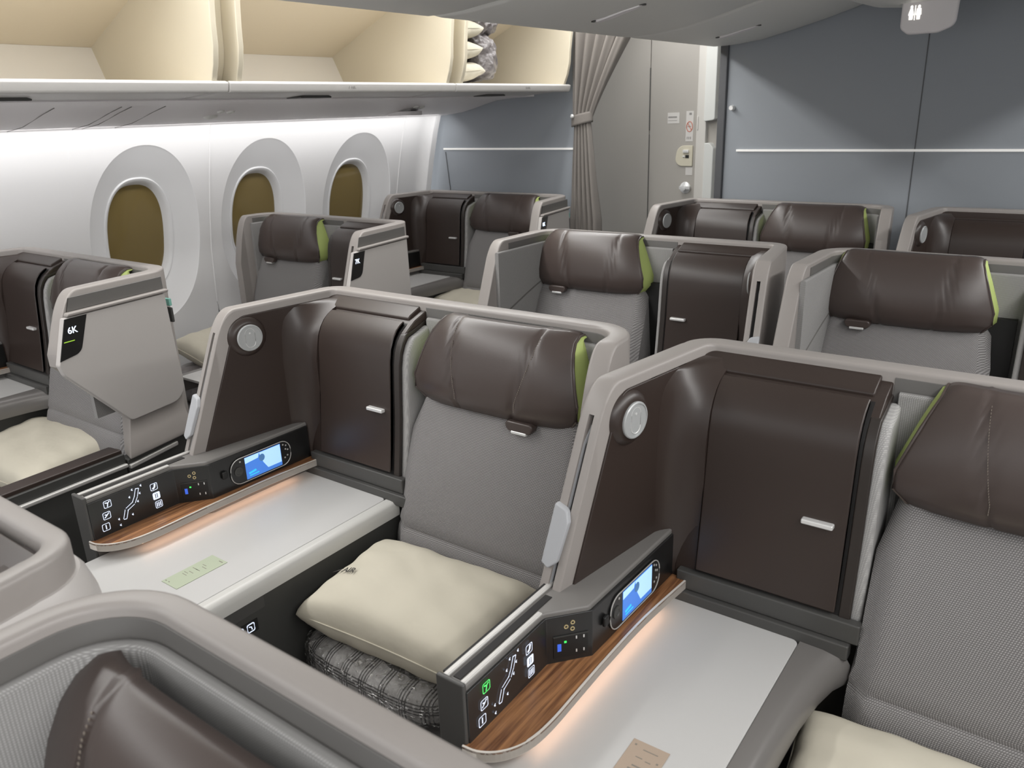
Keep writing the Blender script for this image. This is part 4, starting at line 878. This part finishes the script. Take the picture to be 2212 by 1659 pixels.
# ------------------------------------------------------------------ side stowage bins (open) and the panel strip under them
def arcpts(c): return c
DIV = [(-2.90, 1.64), (-2.86, 1.80), (-2.56, 1.93), (-2.20, 2.09), (-2.135, 2.09), (-2.146, 1.95), (-2.156, 1.88), (-2.164, 1.82), (-2.168, 1.76), (-2.180, 1.71), (-2.200, 1.662), (-2.215, 1.645), (-2.5, 1.645)]
bin_y = [(0.40, 1.565), (1.585, 2.645), (2.665, 3.530)]
blabels = ['open cream stowage bin at left above the nearest window', 'middle open stowage bin with seat row marks on its lip', 'far open stowage bin holding pillows and grey bagged blankets']
for i, (ya, yb) in enumerate(bin_y):
    o = empty('overhead_bin', (-2.2, ya, 1.65), blabels[i], 'overhead bin', 'open bins along the window side')
    tr = Matrix.Translation(Vector((2.2, -ya, -1.65)))
    def bo(name, bm, m, bev=0.0, par=None, **kw): bmesh.ops.transform(bm, matrix=tr, verts=bm.verts); return obj(name, bm, m, par or o, bev, 2, **kw)
    bm = new()
    lip = rnd_poly([(-2.232, 1.630), (-2.196, 1.630), (-2.188, 1.660), (-2.200, 1.665), (-2.232, 1.660)], [0.006, 0.012, 0.005, 0, 0], 4)
    prism(bm, lip, 'y', ya - 0.008, yb + 0.008); lp_ = bo('bin_lip', bm, 'bin_white', 0.004)
    if i > 0:
        bm = text_bm(['', '7 HK', '8 HK'][i], 0.017, 0.0003, (0, 1, 0), (0, 0, 1), (-2.1905, [0, 2.08, 3.17][i], 1.6475)); bo('row_mark', bm, 'sticker_ink', par=lp_, smooth=False)
    bm = new(); prism(bm, [(-2.23, 1.636), (-2.46, 1.620), (-2.47, 1.628), (-2.23, 1.652)], 'y', ya + 0.006, yb - 0.006); bo('bin_underside', bm, 'bin_white')
    bm = new(); prism(bm, [(-2.225, 1.658), (-2.70, 1.640), (-2.778, 1.668), (-2.848, 1.80), (-2.862, 1.80), (-2.80, 1.64), (-2.70, 1.628), (-2.225, 1.646)], 'y', ya + 0.02, yb - 0.02); bo('bin_bucket', bm, 'bin_inner_white')
    bm = new(); prism(bm, [(-2.850, 1.80), (-2.20, 2.075), (-2.20, 2.09), (-2.862, 1.808)], 'y', ya + 0.02, yb - 0.02); bo('bin_roof', bm, 'bin_beige')
    for (p, q) in ((ya + 0.024, ya + 0.044), (yb - 0.044, yb - 0.024)):
        bm = new(); prism(bm, DIV, 'y', p, q); bo('bin_cheek', bm, 'bin_cream', 0.003)
    bm = new(); yl = [1.0, 2.06, 3.15][i]
    prism(bm, rnd_poly([(yl - 0.09, 1.618), (yl + 0.09, 1.618), (yl + 0.05, 1.630), (yl - 0.05, 1.630)], 0.004, 3), 'x', -2.44, -2.36); bo('bin_latch', bm, 'sill', 0.003)
for (ya, yb) in ((1.542, 1.608), (2.622, 2.688)):
    bm = new(); prism(bm, [(x - 0.07 if x > -2.3 else x, z + (0.012 if z < 1.7 else 0)) for x, z in DIV], 'y', ya, yb); struct(obj('trim_%d' % (6 + (ya > 2)), bm, 'bin_cream', None), 'cream post between two open side bins' if ya < 2 else 'cream post between the middle and far side bins', 'trim')
bm = new()
psu = [(-3.115, 1.548), (-3.115, 1.538), (-3.06, 1.539), (-2.93, 1.553), (-2.85, 1.570), (-2.77, 1.590), (-2.69, 1.606), (-2.60, 1.613), (-2.45, 1.617), (-2.45, 1.64), (-3.0, 1.64)]
prism(bm, psu, 'y', -1.4, 3.598); ps = struct(obj('trim_8', bm, 'psu', None, angle=25), 'grey service panel strip under the side bins', 'trim')
bm = new()
for y in (1.28, 1.50, 1.535, 1.66): prism(bm, [(-3.05, 1.5385), (-2.93, 1.5515), (-2.77, 1.5885), (-2.69, 1.6045), (-2.69, 1.6065), (-2.93, 1.5545), (-3.05, 1.541)], 'y', y, y + 0.003)
obj('panel_joint', bm, 'rimdark', ps, smooth=False)
for y in (1.95, 3.06):
    bm = new()
    for (dx, dy, r_) in ((-2.86, 0, 0.022), (-2.80, 0.05, 0.014), (-2.79, 0.0, 0.012)):
        zz = 1.567 + (dx + 2.86) * 0.26; lathe(bm, (dx, y + dy, zz + 0.004), (0.25, 0, -1), [(r_ * 1.3, 0), (r_ * 1.3, 0.003), (r_, 0.009), (0.4 * r_, 0.010), (0.1 * r_, 0.006)], 20)
    o = obj('reading_light_cluster', bm, 'bin_grey', ps, angle=40)
bm = new(); prism(bm, rnd_poly([(-2.95, 3.0), (-2.80, 3.02), (-2.80, 3.12), (-2.95, 3.2)], 0.03, 4), 'z', 1.545, 1.566); obj('speaker_fairing', bm, 'psu', ps, 0.004)
bm = new(); prism(bm, [(-3.12, 1.64), (-3.0, 1.645), (-2.87, 1.66), (-2.87, 1.85), (-2.2, 2.12), (-2.2, 2.258), (-3.12, 2.258)], 'y', -1.4, 3.6); struct(obj('trim_9', bm, 'ceiling', None, smooth=False), 'cream ceiling housing above the side bins', 'trim')
# contents of the far bin
pillow((-2.46, 2.83, 1.715), (0, R(-4), R(90)), (0.26, 0.40, 0.092), 'lowest cream pillow in the far bin', 21, group='pillows in the far bin', ear=0.06)
pillow((-2.46, 2.82, 1.80), (0, R(-3), R(88)), (0.26, 0.40, 0.092), 'second cream pillow up in the far bin', 23, group='pillows in the far bin', ear=0.06)
pillow((-2.46, 2.83, 1.885), (0, R(-3), R(92)), (0.26, 0.40, 0.092), 'topmost cream pillow in the far bin, cut off by the grey bin', 27, group='pillows in the far bin', ear=0.06)
bundle((-2.46, 3.02, 1.79), (0.36, 0.14, 0.18), 'grey plastic-bagged blanket bundle in the middle of the far bin', 31, 'grey_bag', 'bagged_blanket', 'blanket', amp=0.016, group='bagged blankets in the far bin')
bundle((-2.46, 3.03, 1.93), (0.36, 0.14, 0.12), 'upper grey plastic-bagged blanket bundle touching the top of the far bin', 33, 'grey_bag', 'bagged_blanket', 'blanket', amp=0.016, group='bagged blankets in the far bin')
bundle((-2.50, 3.12, 1.745), (0.30, 0.10, 0.12), 'small grey bagged blanket lying low at the right of the far bin pile', 35, 'grey_bag', 'bagged_blanket', 'blanket', amp=0.014, group='bagged blankets in the far bin')

# ------------------------------------------------------------------ centre bins
SEC = [(-1.500, 2.12), (-1.520, 1.90), (-1.515, 1.815), (-1.500, 1.795), (-1.475, 1.788), (-1.42, 1.788), (-1.36, 1.791), (-1.26, 1.802), (-1.13, 1.830), (-1.00, 1.862), (-0.89, 1.893), (-0.80, 1.925), (-0.74, 1.955), (-0.74, 2.12)]
cb = [(-0.62, 0.625), (0.645, 1.705), (1.725, 2.785), (2.805, 3.595)]
clab = ['grey centre bin nearest the camera, mostly above the frame', 'grey centre bin overhead, second from the camera', 'grey centre bin with a slim latch near the top centre of the picture', 'farthest grey centre bin meeting the bulkhead']
for side in (1, -1):
    for i, (ya, yb) in enumerate(cb):
        if side == -1 and i < 2: continue
        X = lambda x: x if side == 1 else -1.28 - x
        o = empty('overhead_bin', (X(-1.12), (ya + yb) / 2, 1.83), clab[i] if side == 1 else ['', '', 'grey centre bin of the other aisle, just outside the frame', 'sliver of the other aisle grey centre bin at the top right corner'][i], 'overhead bin', 'closed grey centre bins')
        off = Vector((X(-1.12), (ya + yb) / 2, 1.83))
        def ob(name, bm, m, bev=0.0, par=None, **kw): bmesh.ops.translate(bm, vec=-off, verts=bm.verts); return obj(name, bm, m, par or o, bev, 2, **kw)
        bm = new(); e_ = 0.012
        S_in = [(X(x), z + (0.006 if z < 2.1 else 0)) for x, z in SEC]
        rings = []
        for (y, g) in ((ya, 1), (ya + 0.006, 0.3), (ya + 0.016, 0), (yb - 0.016, 0), (yb - 0.006, 0.3), (yb, 1)):
            rings.append([(X(x), y, z + (0.008 * g if z < 2.1 else 0)) for x, z in SEC])
        loft(bm, rings); ob('bin_door', bm, 'bin_grey', angle=40)
        yc = (2.25 if i == 2 else 3.21) if i > 1 else (ya + yb) / 2
        sl = lambda x: 1.802 + (x + 1.26) * 0.215
        bm = new(); h = []
        for (x, wv, dp) in ((-1.315, 0.002, 0.0), (-1.29, 0.012, 0.003), (-1.25, 0.018, 0.004), (-1.20, 0.016, 0.003), (-1.165, 0.010, 0.003), (-1.14, 0.002, 0.0)):
            zz = max(sl(x), 1.7945) - 0.0005; h.append([(X(x), yc - wv, zz + 0.004), (X(x), yc - wv, zz - dp), (X(x), yc + wv * 0.3, zz - dp * 1.6), (X(x), yc + wv, zz + 0.004)])
        loft(bm, h); lt = ob('bin_latch', bm, 'psu', 0.001)
        bm = new()
        for x in (-1.305, -1.150):
            zz = max(sl(x), 1.7945); lathe(bm, (X(x), yc, zz + 0.003), (0, 0, -1), [(0.012, 0), (0.012, 0.0045), (0.002, 0.0046)], 16)
        ob('latch_recess', bm, 'charcoal', par=lt)
# service unit between the centre bins with the lavatory sign below
bm = new(); secs = []
for (y, f) in ((2.93, 0.0), (2.95, 0.6), (3.0, 0.9), (3.1, 1.0), (3.3, 1.0), (3.4, 0.9), (3.5, 0.5)):
    secs.append([(x, y, 1.905 - f * dz) for x, dz in ((-0.86, -0.01), (-0.83, 0.022), (-0.76, 0.045), (-0.66, 0.055), (-0.56, 0.053), (-0.47, 0.040), (-0.40, 0.012), (-0.38, -0.01))] + [(-0.38, y, 2.02), (-0.86, y, 2.02)])
loft(bm, secs); struct(obj('trim_10', bm, 'bin_grey', None, angle=50), 'rounded grey service fairing under the ceiling between the centre bins', 'trim')
sgn = empty('lavatory_sign', (-0.557, 3.2, 1.80), 'hanging grey lavatory sign with two lit figures', 'sign')
bm = new(); prism(bm, rnd_poly([(-0.088, 0.075), (-0.088, -0.028), (-0.062, -0.048), (0.03, -0.048), (0.082, -0.028), (0.086, 0.075)], [0, 0.025, 0.02, 0.03, 0.03, 0], 5), 'y', -0.014, 0.014); sb = obj('sign_body', bm, 'psu', sgn, 0.008, 3)
bm = new()
for cx_, fem in ((-0.056, True), (-0.033, False)):
    prism(bm, [(cx_ + 0.0042 * math.cos(t), 0.0375 + 0.005 * math.sin(t)) for t in [2 * PI * q / 12 for q in range(12)]], 'y', -0.0150, -0.0138)
    bd = [(-0.004, 0.032), (0.004, 0.032), (0.009, 0.012), (0.006, 0.012), (0.0055, -0.002), (-0.0055, -0.002), (-0.006, 0.012), (-0.009, 0.012)] if fem else [(-0.0065, 0.032), (0.0065, 0.032), (0.0085, 0.012), (0.0055, 0.012), (0.005, -0.002), (-0.005, -0.002), (-0.0055, 0.012), (-0.0085, 0.012)]
    prism(bm, [(cx_ + a, b_) for a, b_ in bd], 'y', -0.0150, -0.0138)
box(bm, -0.0455, -0.0435, -0.0150, -0.0138, -0.004, 0.042); obj('lavatory_figures', bm, 'lav_lit', sgn, smooth=False)
